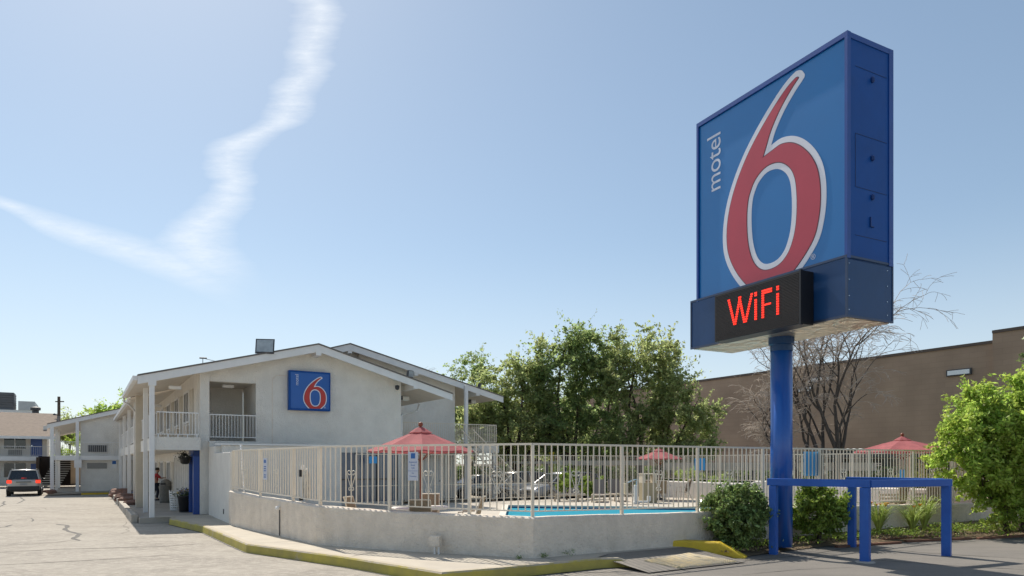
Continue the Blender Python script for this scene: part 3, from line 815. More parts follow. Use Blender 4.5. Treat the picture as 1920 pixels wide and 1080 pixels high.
an = MB().tube([(0, 0, 0), (0, 0, .22)], .012, 6).tube([(-.12, 0, .22), (.14, 0, .23)], .03, 6)
o = an.tube([(.1, 0, .2), (.8, 0, .08), (1.8, 0, .42)], .01, 5).build('roof_antenna', M_GREYD); o.location = W(1.75, .1, 5.80); o.rotation_euler = (0, 0, TH)
tag(o, 'small thin antenna with a cable on the roof left of the big floodlight', 'antenna')

# ---- side wing, with its own gable toward the lot
wing = thing('motel_wing', 'grey side wing of the motel with railed upper walkway, beyond the parked minivan', 'motel', (OX, OY, 0), TH)
RW = [(-4.28, 4.66), (2.5, 6.58), (8, 5.0)]
V = 28.2
roof_slab([(u, z - .03) for u, z in RW], V - .1, V + 22, .13, 'soffit', wing, M_SOFF)
roof_slab([(u, z + .03) for u, z in RW], V - .2, V + 22, .055, 'roof', wing, M_ROOF)
fascia([(u, z - .028) for u, z in RW], V - .102, .28, .06, wing)
gable([-2.35, 2.5, 4], V + .3, V + .55, 0, RW, .15, wing)
wallbox(-2.35, -2.1, V + .553, V + 22, 0, 4.9, name='wall', parent=wing)
MB().box(-4.05, 6, V - .05, V + .298, 2.20, 2.52).build('balcony_slab', M_WHITE, wing)
MB().box(-4.05, -2.36, V + .30, V + 22, 2.20, 2.52).build('balcony_slab', M_WHITE, wing)
rail_mesh(MB(), (-4.0, V), (4, V), 2.62, 3.46, .12, .007).build('railing', M_WHITE, wing)
rail_mesh(MB(), (-4.0, V + .05), (-4.0, V + 20), 2.62, 3.46, .12, .007).build('railing', M_WHITE, wing)
for u, v, z1, s_ in ((-2.53, V - .03, 5.0, .10), (-4.0, V - .02, 4.6, .11), (-3.9, V + 5.5, 4.6, .09), (-3.9, V + 11, 4.6, .09), (.1, V - .1, 4.8, .09)):
    MB().box(u - s_, u + s_, v - s_, v + s_, -.05, z1).build('post', M_WHITE, wing, bevel=.01)
MB().box(-1.9, -.75, V + .20, V + .298, 2.78, 3.25).build('air_conditioner', M_GREYD, wing)
MB().box(-1.95, -.75, V + .25, V + .298, 1.6, 2.0).build('wall_vent', mat('vent_grey', (.30, .29, .27), .7), wing)
MB().box(-4.1, 5, V - .6, V + 1, -.05, .015).build('plinth', M_CONC, wing)
o = MB().box(-.22, .22, -.02, 0, -.28, .28).build('notice_sign', M_WHITE); o.location = W(-2.5, V - .17, 1.95); o.rotation_euler = (0, 0, TH)
tag(o, 'white notice sign on the post of the side wing', 'sign')
t = thing('parking_sign', 'small white and blue parking sign on the grey wall of the side wing', 'sign', W(.05 - .35, V + .29, 1.9), TH)
MB().box(-.16, .16, -.02, 0, -.28, .3).build('panel', M_WHITE, t); MB().box(-.12, .12, -.028, -.021, .02, .25).build('symbol', M_SIGNB, t)
o = MB().obox(W(-.9, V - .5), ua, 1.4, .08, GZ, GZ + .13).build('wheel_stop', M_YEL); tag(o, 'yellow wheel stop in front of the side wing wall', 'wheel stop')

# ---- far motel block behind the minivan
fb = thing('far_motel_block', 'far two-storey motel block with brown shingle roof and blue doors', 'motel', (OX, OY, 0), TH)
V = 49.5; U0, U1 = -34, -5.1
mb = MB().add([(U0, V - 1.9, 4.40), (U1 + .9, V - 1.9, 4.40), (U1 + .9, V + 6, 7.0), (U0, V + 6, 7.0), (U0, V - 1.9, 4.28), (U1 + .9, V - 1.9, 4.28), (U1 + .9, V + 6, 6.85), (U0, V + 6, 6.85)],
              [(0, 1, 2, 3), (7, 6, 5, 4), (0, 4, 5, 1), (1, 5, 6, 2), (2, 6, 7, 3), (3, 7, 4, 0)])
mb.build('roof', mat('brown_shingle', (.27, .21, .165), .95, .35, 3, .5, 30, streak=(1, 4, 4)), fb)
MB().box(U0, U1 + .9, V - 1.95, V - 1.88, 4.18, 4.43).build('fascia_board', M_WHITE, fb)
wallbox(U0, U1, V, V + .3, -.1, 4.9, parent=fb); wallbox(U1 - .3, U1, V + .303, V + 6, -.1, 5.5, parent=fb)
MB().box(U0, U1 + .3, V - 1.6, V - .003, 2.2, 2.6).build('balcony_slab', M_WHITE, fb)
rail_mesh(MB(), (U0, V - 1.55), (U1 + .3, V - 1.55), 2.7, 3.5, .14, .007).build('railing', M_WHITE, fb)
k = 0
u = U1 - 1.75
while u > U0 + 6:
    for z in (-.02, 2.6):
        d = MB().box(u + .5, u + 1.38, V - .06, V - .004, z, z + 1.95).build('door', M_BLUE, fb)
        MB().box(u + .56, u + .62, V - .09, V - .062, z + .95, z + 1.05).build('handle', M_CHROME, d)
        MB().box(u - 1.5, u + .1, V - .05, V - .004, z + .72, z + 2.0).build('window', M_DGLASS, fb)
        MB().box(u - .74, u - .66, V - .07, V - .051, z + .72, z + 2.0).build('window_frame', M_WHITE, fb)
        MB().box(u - 1.2, u - .2, V - .15, V - .004, z + .1, z + .6).build('air_conditioner', mat('vent_grey', (.30, .29, .27)), fb)
    u -= 4.6
for u in (-9.5, -13.5, -20):
    MB().tube([(u, V + 2, 5.5), (u, V + 2, 6.0)], .16, 8).build('roof_vent', M_BLACK, fb)
# outside stairs between far block and wing
st = thing('stairway', 'dark open stairway with pale treads behind the minivan', 'stairs', W(-5.4, 44.5, -.1), TH)
tr_ = MB()
for k in range(13): tr_.box(-.1 + .10 * k, 1.5 + .1 * k, .0 + .22 * k, .26 + .22 * k, .2 * k + .12, .2 * k + .19)
tr_.build('tread', mat('pale_tread', (.55, .50, .43), .8), st)
MB().box(-.3, -.15, 0, 3.2, 0, 2.6).box(-.3, 2.2, 3.3, 3.4, 0, 2.7).build('side_wall', mat('dark_brown_timber', (.05, .03, .02), .8), st)
o = MB().box(-1.6, 2.6, 0, 8, 0, 2.5).build('tan_annex', mat('tan_wall', (.50, .38, .26), .9, .1, 2)); o.location = W(-3.8, 54, -.1); o.rotation_euler = (0, 0, TH)
tag(o, 'plain tan wall seen through the passage beside the side wing', 'building')

# ---- tower behind the far block
tw = thing('rooftop_tower', 'tall grey block with dark louvred top beyond the far left roof', 'building', W(-18.7, 72, -.75), TH)
TX0 = 0
MB().box(0, 9.6, 0, 10, 0, 8.6).build('wall', M_STUC, tw)
MB().box(-1, 11.7, -1.3, 11, 8.62, 8.95).build('overhang', M_WHITE, tw)
MB().box(10.0, 11.6, -1.35, 6, 8.96, 10.0).build('parapet', mat('parapet_panel', (.55, .57, .58), .5), tw)
mb = MB()
for k in range(7): mb.box(-1, 9.6, -.9, 2, 9.0 + .28 * k, 9.2 + .28 * k)
mb.box(-1, 9.55, -.75, 2, 8.96, 11.0); mb.build('louvre', mat('louvre_grey', (.15, .155, .165), .6, .2, 1), tw)
MB().box(4.5, 6.2, -.97, -.91, 9.75, 10.7).build('louvre_window', M_WHITE, tw)

# chimney, pole
ch = thing('chimney', 'squat chimney with metal cap behind the far shingle roof', 'chimney', W(-6.4, 58, 5.2), TH)
MB().lathe([(1.0, 0), (1.0, 1.4), (1.15, 1.45), (.9, 1.75)], (0, 0, 0), 12).build('stack', M_STUC2, ch)
MB().lathe([(.3, 1.75), (.3, 2.2), (.45, 2.25), (.45, 2.5), (.25, 2.6)], (0, 0, 0), 12).build('metal_cap', M_GREYD, ch)
o = MB().tube([(0, 0, 0), (0, 0, 4.2)], .05, 6).build('roof_mast', M_GREYD); o.location = W(-9.5, 57, 5.5); tag(o, 'thin mast left of the utility pole', 'mast')
up = thing('utility_pole', 'wooden utility pole with short crossarm beyond the side wing', 'utility pole', W(-4.3, 54.9, 0))
MB().tube([(0, 0, 0), (0, 0, 8.7)], [.19, .13], 8).build('pole', mat('weathered_wood', (.11, .085, .065), .9, .3, 6), up)
MB().tube([(-.5, 0, 6.9), (-.1, 0, 6.7)], .14, 8).build('transformer', M_GREYD, up)
MB().box(-.35, .5, -.05, .05, 8.15, 8.25).build('crossarm', MATS['weathered_wood'], up)
# ================================================================= LOGO SHAPES
SIX_O = [(1.143, 10.989), (1.205, 11.07), (1.305, 11.114), (1.408, 11.11), (1.65, 11.01), (1.961, 10.80), (2.408, 10.42), (2.88, 9.93), (3.24, 9.42), (3.485, 8.93), (3.633, 8.45), (3.692, 7.95), (3.64, 7.45), (3.43, 6.97), (3.07, 6.49), (2.60, 6.08), (2.2, 5.95),
         (1.71, 6.08), (1.273, 6.42), (.945, 6.74), (.718, 7.05), (.602, 7.40), (.54, 7.82), (.55, 8.30), (.64, 8.72), (.82, 9.08), (1.063, 9.38), (1.314, 9.585), (1.559, 9.70), (1.82, 9.745), (2.088, 9.70), (1.951, 10.0), (1.702, 10.35), (1.402, 10.65), (1.161, 10.84), (1.113, 10.91)]
SIX_H = [(2.441, 8.971), (2.20, 9.09), (1.90, 9.055), (1.66, 8.87), (1.53, 8.62), (1.48, 8.27), (1.475, 7.87), (1.51, 7.52), (1.591, 7.236), (1.72, 7.01), (1.93, 6.87), (2.22, 6.855), (2.42, 6.97), (2.57, 7.21), (2.675, 7.6), (2.71, 8.12), (2.675, 8.54), (2.58, 8.79)]
LF = 4.64
def flipx(P): return [(LF - x, y) for x, y in P]
def area(P): return sum(P[i][0] * P[(i + 1) % len(P)][1] - P[(i + 1) % len(P)][0] * P[i][1] for i in range(len(P))) / 2
def catmull(P, sharp=(), n=5):
    out = []; m_ = len(P)
    for i in range(m_):
        p0, p1, p2, p3 = P[i - 1], P[i], P[(i + 1) % m_], P[(i + 2) % m_]
        if i in sharp: p0 = (2 * p1[0] - p2[0], 2 * p1[1] - p2[1])
        if (i + 1) % m_ in sharp: p3 = (2 * p2[0] - p1[0], 2 * p2[1] - p1[1])
        for k in range(n):
            t = k / n
            out.append(tuple(.5 * (2 * p1[j] + (p2[j] - p0[j]) * t + (2 * p0[j] - 5 * p1[j] + 4 * p2[j] - p3[j]) * t * t + (3 * p1[j] - p0[j] - 3 * p2[j] + p3[j]) * t ** 3) for j in (0, 1)))
    return out
def inset(P, d):
    """shrink a CCW polygon by d (miter joins)"""
    if area(P) < 0: P = P[::-1]
    out = []; m_ = len(P)
    for i in range(m_):
        a_, b_, c_ = Vector(P[i - 1]), Vector(P[i]), Vector(P[(i + 1) % m_])
        t1 = (b_ - a_).normalized(); t2 = (c_ - b_).normalized()
        n1 = Vector((-t1.y, t1.x)); n2 = Vector((-t2.y, t2.x)); q = n1 + n2
        if q.length < 1e-6: q = n1
        q.normalize(); k = min(d / max(.18, q.dot(n1)), abs(d) * 5) if d > 0 else max(d / max(.3, q.dot(n1)), -abs(d) * 3)
        out.append((b_.x + q.x * k, b_.y + q.y * k))
    if d > 0:   # drop the loops a tight tip would make
        A_ = np.array(P); B_ = np.roll(A_, -1, 0); keep = []
        for o_ in out:
            p = np.array(o_); ab = B_ - A_; t = np.clip(((p - A_) * ab).sum(1) / np.maximum((ab * ab).sum(1), 1e-12), 0, 1)
            if np.sqrt((((A_ + ab * t[:, None]) - p) ** 2).sum(1)).min() > d * .96: keep.append(o_)
        out = keep
    return out
def clipy(P, y):
    out = []
    for i in range(len(P)):
        a_, b_ = P[i], P[(i + 1) % len(P)]
        if a_[1] >= y: out.append(a_)
        if (a_[1] >= y) != (b_[1] >= y):
            t = (y - a_[1]) / (b_[1] - a_[1]); out.append((a_[0] + (b_[0] - a_[0]) * t, y))
    return out
s_o = catmull(flipx(SIX_O), sharp=(30,)); s_h = catmull(flipx(SIX_H))
M_SWH = mat('logo_white', (.76, .77, .84), .35, .05, 1)
M_SRED = mat('logo_red', (.50, .055, .085), .35, .08, 1)
M_SDK = mat('logo_outline', (.13, .06, .08), .4)
def six(parent, M, ycut, wht=.135, sc=1.0, red=M_SRED):
    T = M
    yb = ycut + .012
    poly_mesh('logo_outline', [clipy(s_o, yb), s_h], .003, M_SWH, parent, T @ Matrix.Translation((0, 0, .004)))
    poly_mesh('logo_dark_line', [clipy(inset(s_o, wht), yb), inset(s_h, -wht)], .003, M_SDK, parent, T @ Matrix.Translation((0, 0, .009)))  # thin dark line between the white band and the red numeral
    poly_mesh('logo_numeral', [clipy(inset(s_o, wht + .02), yb), inset(s_h, -wht - .02)], .003, red, parent, T @ Matrix.Translation((0, 0, .014)))

# ================================================================= PYLON SIGN
py = thing('pylon_sign', 'tall blue pylon sign with a big red 6 and a red WiFi display', 'sign', (6.78, 17.45, 0), 0)
Dv = Vector((-.46, .888)).normalized(); Rv = Vector((Dv.y, -Dv.x))
def box_dr(d0, d1, r0, r1, z0, z1):
    q = []
    for z in (z0, z1):
        for a_, b_ in ((d0, r0), (d0, r1), (d1, r1), (d1, r0)):
            p = Dv * a_ + Rv * b_; q.append((p.x, p.y, z))
    return MB().add(q, [(0, 3, 2, 1), (4, 5, 6, 7), (0, 1, 5, 4), (1, 2, 6, 5), (2, 3, 7, 6), (3, 0, 4, 7)])
def addbox(mb, *a): q = box_dr(*a); mb.add(q.v, q.f); return mb
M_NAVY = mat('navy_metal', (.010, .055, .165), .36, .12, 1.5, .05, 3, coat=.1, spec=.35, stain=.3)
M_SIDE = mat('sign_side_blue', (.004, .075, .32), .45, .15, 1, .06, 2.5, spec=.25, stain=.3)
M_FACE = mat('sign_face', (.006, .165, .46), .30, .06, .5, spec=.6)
# the upper cabinet
UB0, UB1, TU = -2.435, 2.19, .725
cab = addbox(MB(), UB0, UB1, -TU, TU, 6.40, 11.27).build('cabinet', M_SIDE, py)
# retainer frame on the face and on the side edges
fr = MB()
for a in ((UB0 - .02, UB1 + .02, -TU - .06, -TU + .05, 11.20, 11.31), (UB0 - .02, UB0 + .05, -TU - .06, -TU + .05, 6.42, 11.198), (UB1 - .05, UB1 + .02, -TU - .06, -TU + .05, 6.42, 11.198),
          (UB0 - .02, UB0 + .05, TU - .10, TU + .05, 6.42, 11.30), (UB0 - .018, UB1 + .02, TU - .05, TU + .05, 11.2, 11.298), (UB0 - .018, UB0 + .10, -TU + .052, TU - .102, 11.18, 11.30)): addbox(fr, *a)
fr.build('frame', M_BLUE, cab)
M_SEAM = mat('seam_blue', (.001, .02, .11), .5)
for (z, h_) in ((9.16, .01), (6.95, .01), (10.62, .01)): box_dr(UB0 - .006, UB0 - .001, -TU + .22, TU - .16, z, z + h_).build('seam', M_SEAM, cab)
box_dr(UB0 - .006, UB0 - .001, -TU + .22, -TU + .232, 8.012, 9.158).build('seam', M_SEAM, cab); box_dr(UB0 - .006, UB0 - .001, -TU + .22, TU - .16, 8.0, 8.01).build('seam', M_SEAM, cab)
M_LATCH = mat('latch_blue', (.002, .035, .17), .5)
for z in (10.45, 8.72, 7.86): 
    p = Dv * (UB0 - .02) + Rv * .05
    MB().lathe([(.02, -.06), (.045, -.03), (.045, .03), (.02, .06)], (p.x, p.y, z), 8).build('latch', M_LATCH, cab)
hd = box_dr(UB0 - .03, UB0 - .002, -.02, .0, 7.2, 7.42); addbox(hd, UB0 - .03, UB0 - .002, -.001, .1, 7.2, 7.22); hd.build('bracket', M_LATCH, cab)
FACE = Matrix(((-Dv.x, 0, -Rv.x, 0), (-Dv.y, 0, -Rv.y, 0), (0, 1, 0, 0), (0, 0, 0, 1)))
fo = Dv * (UB0 + LF) + Rv * (-TU - .012)
FM = Matrix.Translation((fo.x, fo.y, 0)) @ FACE
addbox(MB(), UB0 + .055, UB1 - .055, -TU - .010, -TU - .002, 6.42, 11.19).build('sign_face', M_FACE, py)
six(py, FM, 6.41)
M_TX = mat('logo_letter', (.66, .70, .82), .4)
RT = FM @ Matrix.Translation((.86, 9.22, .004)) @ Matrix.Rotation(R(90), 4, 'Z')
text_mesh('logo_letters', 'motel', .72, M_TX, py, RT, .003, .93)
text_mesh('trademark', '®', .17, M_TX, py, FM @ Matrix.Translation((LF - .95, 6.62, .004)), .003)
# lower cabinet with the LED display
L0, L1, TL = -2.435, 2.435, .77
low = addbox(MB(), L0, L1, -TL, TL, 5.17, 6.47).build('message_cabinet', M_NAVY, py)
fr = MB()
for a in ((L0 - .012, L1 + .012, -TL - .02, -TL + .02, 6.44, 6.49), (L0 - .012, L1 + .012, -TL - .02, -TL + .02, 5.15, 5.20), (L1 - .03, L1 + .012, -TL - .02, -TL + .02, 5.201, 6.439),
          (L0 - .012, L0 + .03, -TL - .02, -TL + .02, 5.201, 6.439), (L0 - .012, L0 + .02, -TL + .021, TL + .02, 6.44, 6.489), (L0 - .012, L0 + .02, -TL + .021, TL + .02, 5.15, 5.199), (L0 - .012, L0 + .02, TL - .02, TL + .02, 5.2, 6.439)): addbox(fr, *a)
fr.build('edge_trim', mat('edge_trim', (.06, .08, .13), .3, metal=.6), low)
rv = MB()
for z in (5.3, 5.6, 5.95, 6.3):
    for r_ in (-TL + .05, TL - .2):
        p = Dv * (L0 - .008) + Rv * r_; rv.lathe([(.014, 0), (.014, .016)], (p.x, p.y, z), 6)
rv.build('rivet', M_CHROME, low)
und = addbox(MB(), L0 + .05, L1 - .05, -TL + .05, TL - .05, 5.145, 5.168)
def wavy():
    m = bpy.data.materials.new('galvanised_underside'); m.use_nodes = True; t = m.node_tree; n = t.nodes; l = t.links; p = n['Principled BSDF']
    p.inputs['Metallic'].default_value = .85; p.inputs['Roughness'].default_value = .30; p.inputs['Base Color'].default_value = (.66, .60, .50, 1)
    co = n.new('ShaderNodeTexCoord'); k = n.new('ShaderNodeTexNoise'); k.inputs['Scale'].default_value = 1.6; k.inputs['Detail'].default_value = 3; k.inputs['Distortion'].default_value = 1.5
    l.new(co.outputs['Object'], k.inputs[0]); b = n.new('ShaderNodeBump'); b.inputs['Strength'].default_value = 1; b.inputs['Distance'].default_value = .12
    l.new(k.outputs[0], b.inputs['Height']); l.new(b.outputs[0], p.inputs['Normal']); return m
und.build('underside_panel', wavy(), low)
PD0, PD1 = -1.60, 1.085
led = addbox(MB(), PD0, PD1, -TL - .42, -TL - .022, 5.11, 6.31).build('led_display', M_BLACK, py)
def ledm():
    m = bpy.data.materials.new('led_matrix'); m.use_nodes = True; t = m.node_tree; n = t.nodes; l = t.links; p = n['Principled BSDF']
    p.inputs['Roughness'].default_value = .5
    co = n.new('ShaderNodeTexCoord'); sp = n.new('ShaderNodeSeparateXYZ'); l.new(co.outputs['Object'], sp.inputs[0])
    k = n.new('ShaderNodeTexWave'); k.wave_type = 'BANDS'; k.bands_direction = 'Z'; k.inputs['Scale'].default_value = 9.0
    l.new(co.outputs['Object'], k.inputs[0])
    mx_ = n.new('ShaderNodeMix'); mx_.data_type = 'RGBA'; l.new(k.outputs[0], mx_.inputs['Factor'])
    mx_.inputs['A'].default_value = (.006, .004, .004, 1); mx_.inputs['B'].default_value = (.045, .033, .028, 1)
    l.new(mx_.outputs['Result'], p.inputs['Base Color']); return m
M_LED = ledm()
mb = addbox(MB(), PD0 + .04, PD1 - .03, -TL - .432, -TL - .421, 5.14, 6.29)
z = 5.16
while z < 6.27:
    addbox(mb, PD0 + .045, PD1 - .035, -TL - .446, -TL - .4325, z, z + .012); z += .034
mb.build('led_matrix', M_LED, led)
addbox(MB(), PD0 - .01, PD0 + .035, -TL - .45, -TL - .38, 5.09, 6.325).build('display_edge', M_BLACK, led)
M_LEDR = mat('led_red', (.5, .02, .01), .5, emit=(1.0, .025, .008), es=.75)
# letters made of rows of lamp dots
nr_ = 12; zt_, zb_ = 6.10, 5.42; rh = (zt_ - zb_) / nr_
def dots(cells, nm='led_letter'):
    mb = MB()
    for row, a_, b_ in cells: addbox(mb, -max(a_, b_), -min(a_, b_), -TL - .452, -TL - .4465, zt_ - (row + 1) * rh + .011, zt_ - row * rh - .006)
    mb.build(nm, M_LEDR, led)
wc = []
for r_ in range(nr_):
    t = r_ / (nr_ - 1)
    for x in (-.565 + .19 * t, -.19 - .0 - .16 * t + .0, -.19 + .0 + .16 * t - .02, .195 - .19 * t - .01):
        wc.append((r_, x - .036, x + .036))
dots(wc)
dots([(r_, .272, .345) for r_ in range(3, nr_)]); dots([(0, .272, .345), (1, .272, .345)], 'led_dot')
dots([(r_, .492, .565) for r_ in range(nr_)] + [(0, .565, .80), (6, .565, .77), (1, .565, .80)])
dots([(r_, .93, 1.003) for r_ in range(3, nr_)]); dots([(0, .93, 1.003), (1, .93, 1.003)], 'led_dot')
# pole
MB().lathe([(.265, -.1), (.262, 4.85)], (0, 0, 0), 28).build('pole', M_BLUE, py, True)
MB().lathe([(.27, 4.80), (.27, 4.95), (.31, 4.97), (.31, 5.15)], (0, 0, 0), 28).build('collar', M_NAVY, py, False)
for o_ in (py.children):
    if o_.name.startswith('pole'):
        o_.data.materials[0] = mat('pole_blue', (.010, .085, .38), .30, .25, 2.2, coat=.3, streak=(3, 3, .15), col2=(.016, .12, .46))

# ================================================================= WALL SIGN
wsn = thing('wall_sign', 'square blue wall sign with a red 6 and the word motel on the gable', 'sign', W(0, 0, 0), TH)
u0, u1 = 5.05, 6.78; z0, z1 = 4.19, 5.83
MB().box(u0, u1, .34, .598, z0, z1).build('cabinet', M_SIDE, wsn, bevel=.01)
MB().box(u0 + .07, u1 - .07, .325, .338, z0 + .08, z1 - .08).build('sign_face', mat('small_face', (.02, .12, .42), .3, .1, 1.5), wsn)
# scale the numeral: source box x 0.5..4.1, y 6.41..11.2
sx = .62 / 1.0 * .475; sy = .325
T = Matrix.Translation((u0 + .365, .318, z0 + .085)) @ Matrix(((1, 0, 0, 0), (0, 0, -1, 0), (0, 1, 0, 0), (0, 0, 0, 1))) @ Matrix.Diagonal((.315, .288, 1, 1)) @ Matrix.Translation((-.3, -6.41, 0))
six(wsn, T, 6.41, .12, red=mat('small_logo_red', (.52, .04, .03), .4, .1, 3))
RT = Matrix.Translation((u0 + .38, .318, z0 + 1.02)) @ Matrix(((0, -1, 0, 0), (0, 0, -1, 0), (1, 0, 0, 0), (0, 0, 0, 1)))
text_mesh('logo_letters', 'motel', .20, M_TX, wsn, RT, .003)
text_mesh('trademark', '®', .09, M_TX, wsn, Matrix.Translation((u1 - .28, .318, z0 + .12)) @ Matrix(((1, 0, 0, 0), (0, 0, -1, 0), (0, 1, 0, 0), (0, 0, 0, 1))), .003)

# ================================================================= BLUE RAIL BARRIER
ra = thing('rail_barrier', 'blue square-tube barrier of three rails on four posts beside the road', 'barrier', (0, 0, 0))
PA, PB, PD, PC = (6.33, 16.78), (7.86, 15.43), (10.35, 16.52), (8.95, 18.25)
M_RB = mat('rail_blue', (.005, .085, .40), .45, .2, 2.5, col2=(.010, .11, .46), stain=.3)
def rl(a_, b_, e0, e1, z):
    a_, b_ = Vector(a_), Vector(b_); l_ = (b_ - a_).length; d = (b_ - a_) / l_; a_ = a_ - d * e0; b_ = b_ + d * e1
    o = MB().obox((a_ + b_) / 2, d, (b_ - a_).length / 2, .085, z - .17, z).build('rail', M_RB, ra, bevel=.008); return o
for p, s_ in ((PA, .085), (PB, .095), (PD, .095), (PC, .09)):
    dd = (Vector(PB) - Vector(PA)).normalized()
    MB().obox(p, dd, s_, s_, GZ - .1, 1.45).build('post', M_RB, ra, bevel=.008)
rl(PA, PB, .13, .10, 1.625); rl(PB, PD, -.09, .10, 1.618); rl(PC, PD, .12, -.09, 1.63)
mb = MB()
for k, d_ in ((PD, Vector(PD) - Vector(PB)), (PB, Vector(PB) - Vector(PA))):
    pass
for p in (PB,):
    mb.lathe([(.22, 0), (.20, .02), (.12, .03)], (p[0], p[1], GZ), 9)
mb.build('footing', M_CONC, ra)
# ================================================================= POOL FENCES
M_SCR = mat('ornament_cream', (.66, .62, .53), .5, .1, 2)
def heart(mb, c, d, z0, w=.13, h=.52):
    """wrought heart with scroll ends on the fence plane; c=(x,y), d=unit dir"""
    def P(a_, z): return (c[0] + d.x * a_, c[1] + d.y * a_, z0 + z)
    for s_ in (-1, 1):
        pts = [P(s_ * .012, .06), P(s_ * w * .45, .20), P(s_ * w * .95, .36), P(s_ * w * 1.02, .42)]
        for k in range(11):
            a_ = -.25 + k * (2 * PI * 1.05) / 10; r_ = .075 * (1 - k * .058)
            pts.append(P(s_ * (w * .48 + r_ * .9 * math.cos(a_)), .425 + r_ * math.sin(a_)))
        mb.tube(pts, .0105, 4)
        pts = []
        for k in range(9):
            a_ = PI * .5 + k * (2 * PI * .8) / 8; r_ = .042 * (1 - k * .05)
            pts.append(P(s_ * (.045 - r_ * .9 * math.cos(a_)), .045 + r_ * math.sin(a_)))
        mb.tube(pts, .0095, 4)
def fence(root, path, zt, m, sp, hearts, postw=.032, r=.011, top=.022, mid=None, toff=0.0):
    """path: list of (x,y,z_low_rail,z_post_base); each pair is one panel"""
    for i, (x, y, zl, zb) in enumerate(path):
        a_ = Vector(path[max(i - 1, 0)][:2]); b_ = Vector(path[min(i + 1, len(path) - 1)][:2]); d = (b_ - a_).normalized()
        MB().obox((x, y), d, postw, postw, zb, zt - .02).build('post', m, root)
    for i in range(len(path) - 1):
        p, q = path[i], path[i + 1]
        a_, b_ = Vector(p[:2]), Vector(q[:2]); d = (b_ - a_).normalized()
        mb = rail_mesh(MB(), a_, b_, p[2], zt, sp, r, top, q[2], zt)
        if mid is not None:
            c_ = (a_ + b_) / 2; mb.obox(c_, d, (b_ - a_).length / 2, .013, mid - .012, mid + .012)
        pn = mb.build('panel', m, root)
        if hearts and (b_ - a_).length > 1.2:
            hm = MB(); c_ = (a_ + b_) / 2
            n_ = max(1, round((b_ - a_).length / sp)); k = n_ // 2 
            c_ = a_ + d * ((b_ - a_).length * k / n_)
            heart(hm, (c_.x, c_.y), d, 1.33 if hearts is True else hearts)
            hm.build('heart_scroll', M_SCR, pn)
def along(P, st, start=0.0):
    """resample a polyline keeping its corners, roughly st apart"""
    out = []
    for i in range(len(P) - 1):
        a_ = Vector(P[i]); b_ = Vector(P[i + 1]); n_ = max(1, round((b_.xy - a_.xy).length / st))
        for k in range(n_): out.append(tuple(a_.lerp(b_, k / n_)))
    out.append(tuple(P[-1])); return out
WP = offs([(x, y, 0) for x, y, z in WALLP], .13)
hz = [z for x, y, z in WALLP]
ff = thing('front_fence', 'cream metal railing with heart scrolls standing on the low stucco wall', 'fence')
cn = [(WP[i][0], WP[i][1], hz[i]) for i in (0, 3, 6, 12)]
# facets follow the wall vertices
P1 = [(WP[i][0], WP[i][1], hz[i]) for i in (0, 1, 2, 3)] + [(WP[4][0], WP[4][1], hz[4]), (WP[5][0], WP[5][1], hz[5]), (WP[6][0], WP[6][1], hz[6])]
right = along([(WP[6][0], WP[6][1], hz[6]), (WP[12][0], WP[12][1], hz[12])], 2.35)
fz = lambda z: z + .115
pa = [(x, y, fz(z), z - .05) for x, y, z in (P1 + right[1:])]
fence(ff, pa, 2.40, M_CREAM, .168, 1.33)
bf = thing('back_fence', 'cream metal railing with closely set bars along the far side of the pool', 'fence')
pb = [(*W(7.8, .1), .30, DZ - .05)]
for k in range(1, 9): u = 7.8 + k * 2.15; pb.append((*W(u, .1), .30, DZ - .05))
fence(bf, pb, 2.38, M_CREAM, .14, False, .026, .008, .016, mid=1.0)
hm = MB()
rf = thing('side_fence', 'cream railing with heart scrolls on the white wall at the right pool end', 'fence')
pc = [(*W(25.0, .1 - k * 2.36), 1.16, 1.0) for k in range(8)]
fence(rf, pc, 2.38, M_CREAM, .125, 1.5, .03, .009, .018)
o = wall_sweep([(*W(25.14, .3), 1.03), (*W(25.14, -6.6), 1.03), (*W(25.14, -6.9), 1.16), (*W(25.14, -7.6), 1.17), (*W(25.14, -7.9), 1.02), (*W(25.14, -16.5), 1.02)][::-1], .28).build('side_wall', M_STUC)
tag(o, 'white stucco wall at the right end of the pool with a raised hump', 'wall')

# stucco enclosure at the left of the pool
en = thing('pump_enclosure', 'tall windowless stucco enclosure between the motel corner and the pool fence', 'wall', (OX, OY, 0), TH)
MB().box(1.98, 2.22, -1.2, .28, -.05, 2.62).build('wall', M_STUC, en, bevel=.015)
MB().box(1.95, 2.20, -4.55, -1.203, -.05, 2.36).build('wall', M_STUC, en, bevel=.015)
MB().box(2.205, 6.7, -1.40, -1.15, -.05, 2.66).build('wall', M_STUC, en, bevel=.015)
MB().box(2.0, 6.78, -1.46, -1.08, 2.665, 2.72).build('cap', M_WHITE, en)
MB().box(1.93, 1.948, -3.4, -3.3, .25, .42).build('outlet', M_GREYD, en)
# striped rope sloping from the enclosure to the wall
rp = MB()
a_ = Vector((-9.0, 23.0, 2.58)); b_ = Vector((-8.35, 21.6, 1.08))
for k in range(14):
    t = k / 14; rp.tube([a_.lerp(b_, t), a_.lerp(b_, t + .05)], .028, 6)
o = rp.build('rope', mat('rope_white', (.75, .74, .72), .8)); tag(o, 'white twisted strap slanting from the enclosure down to the low wall', 'strap')

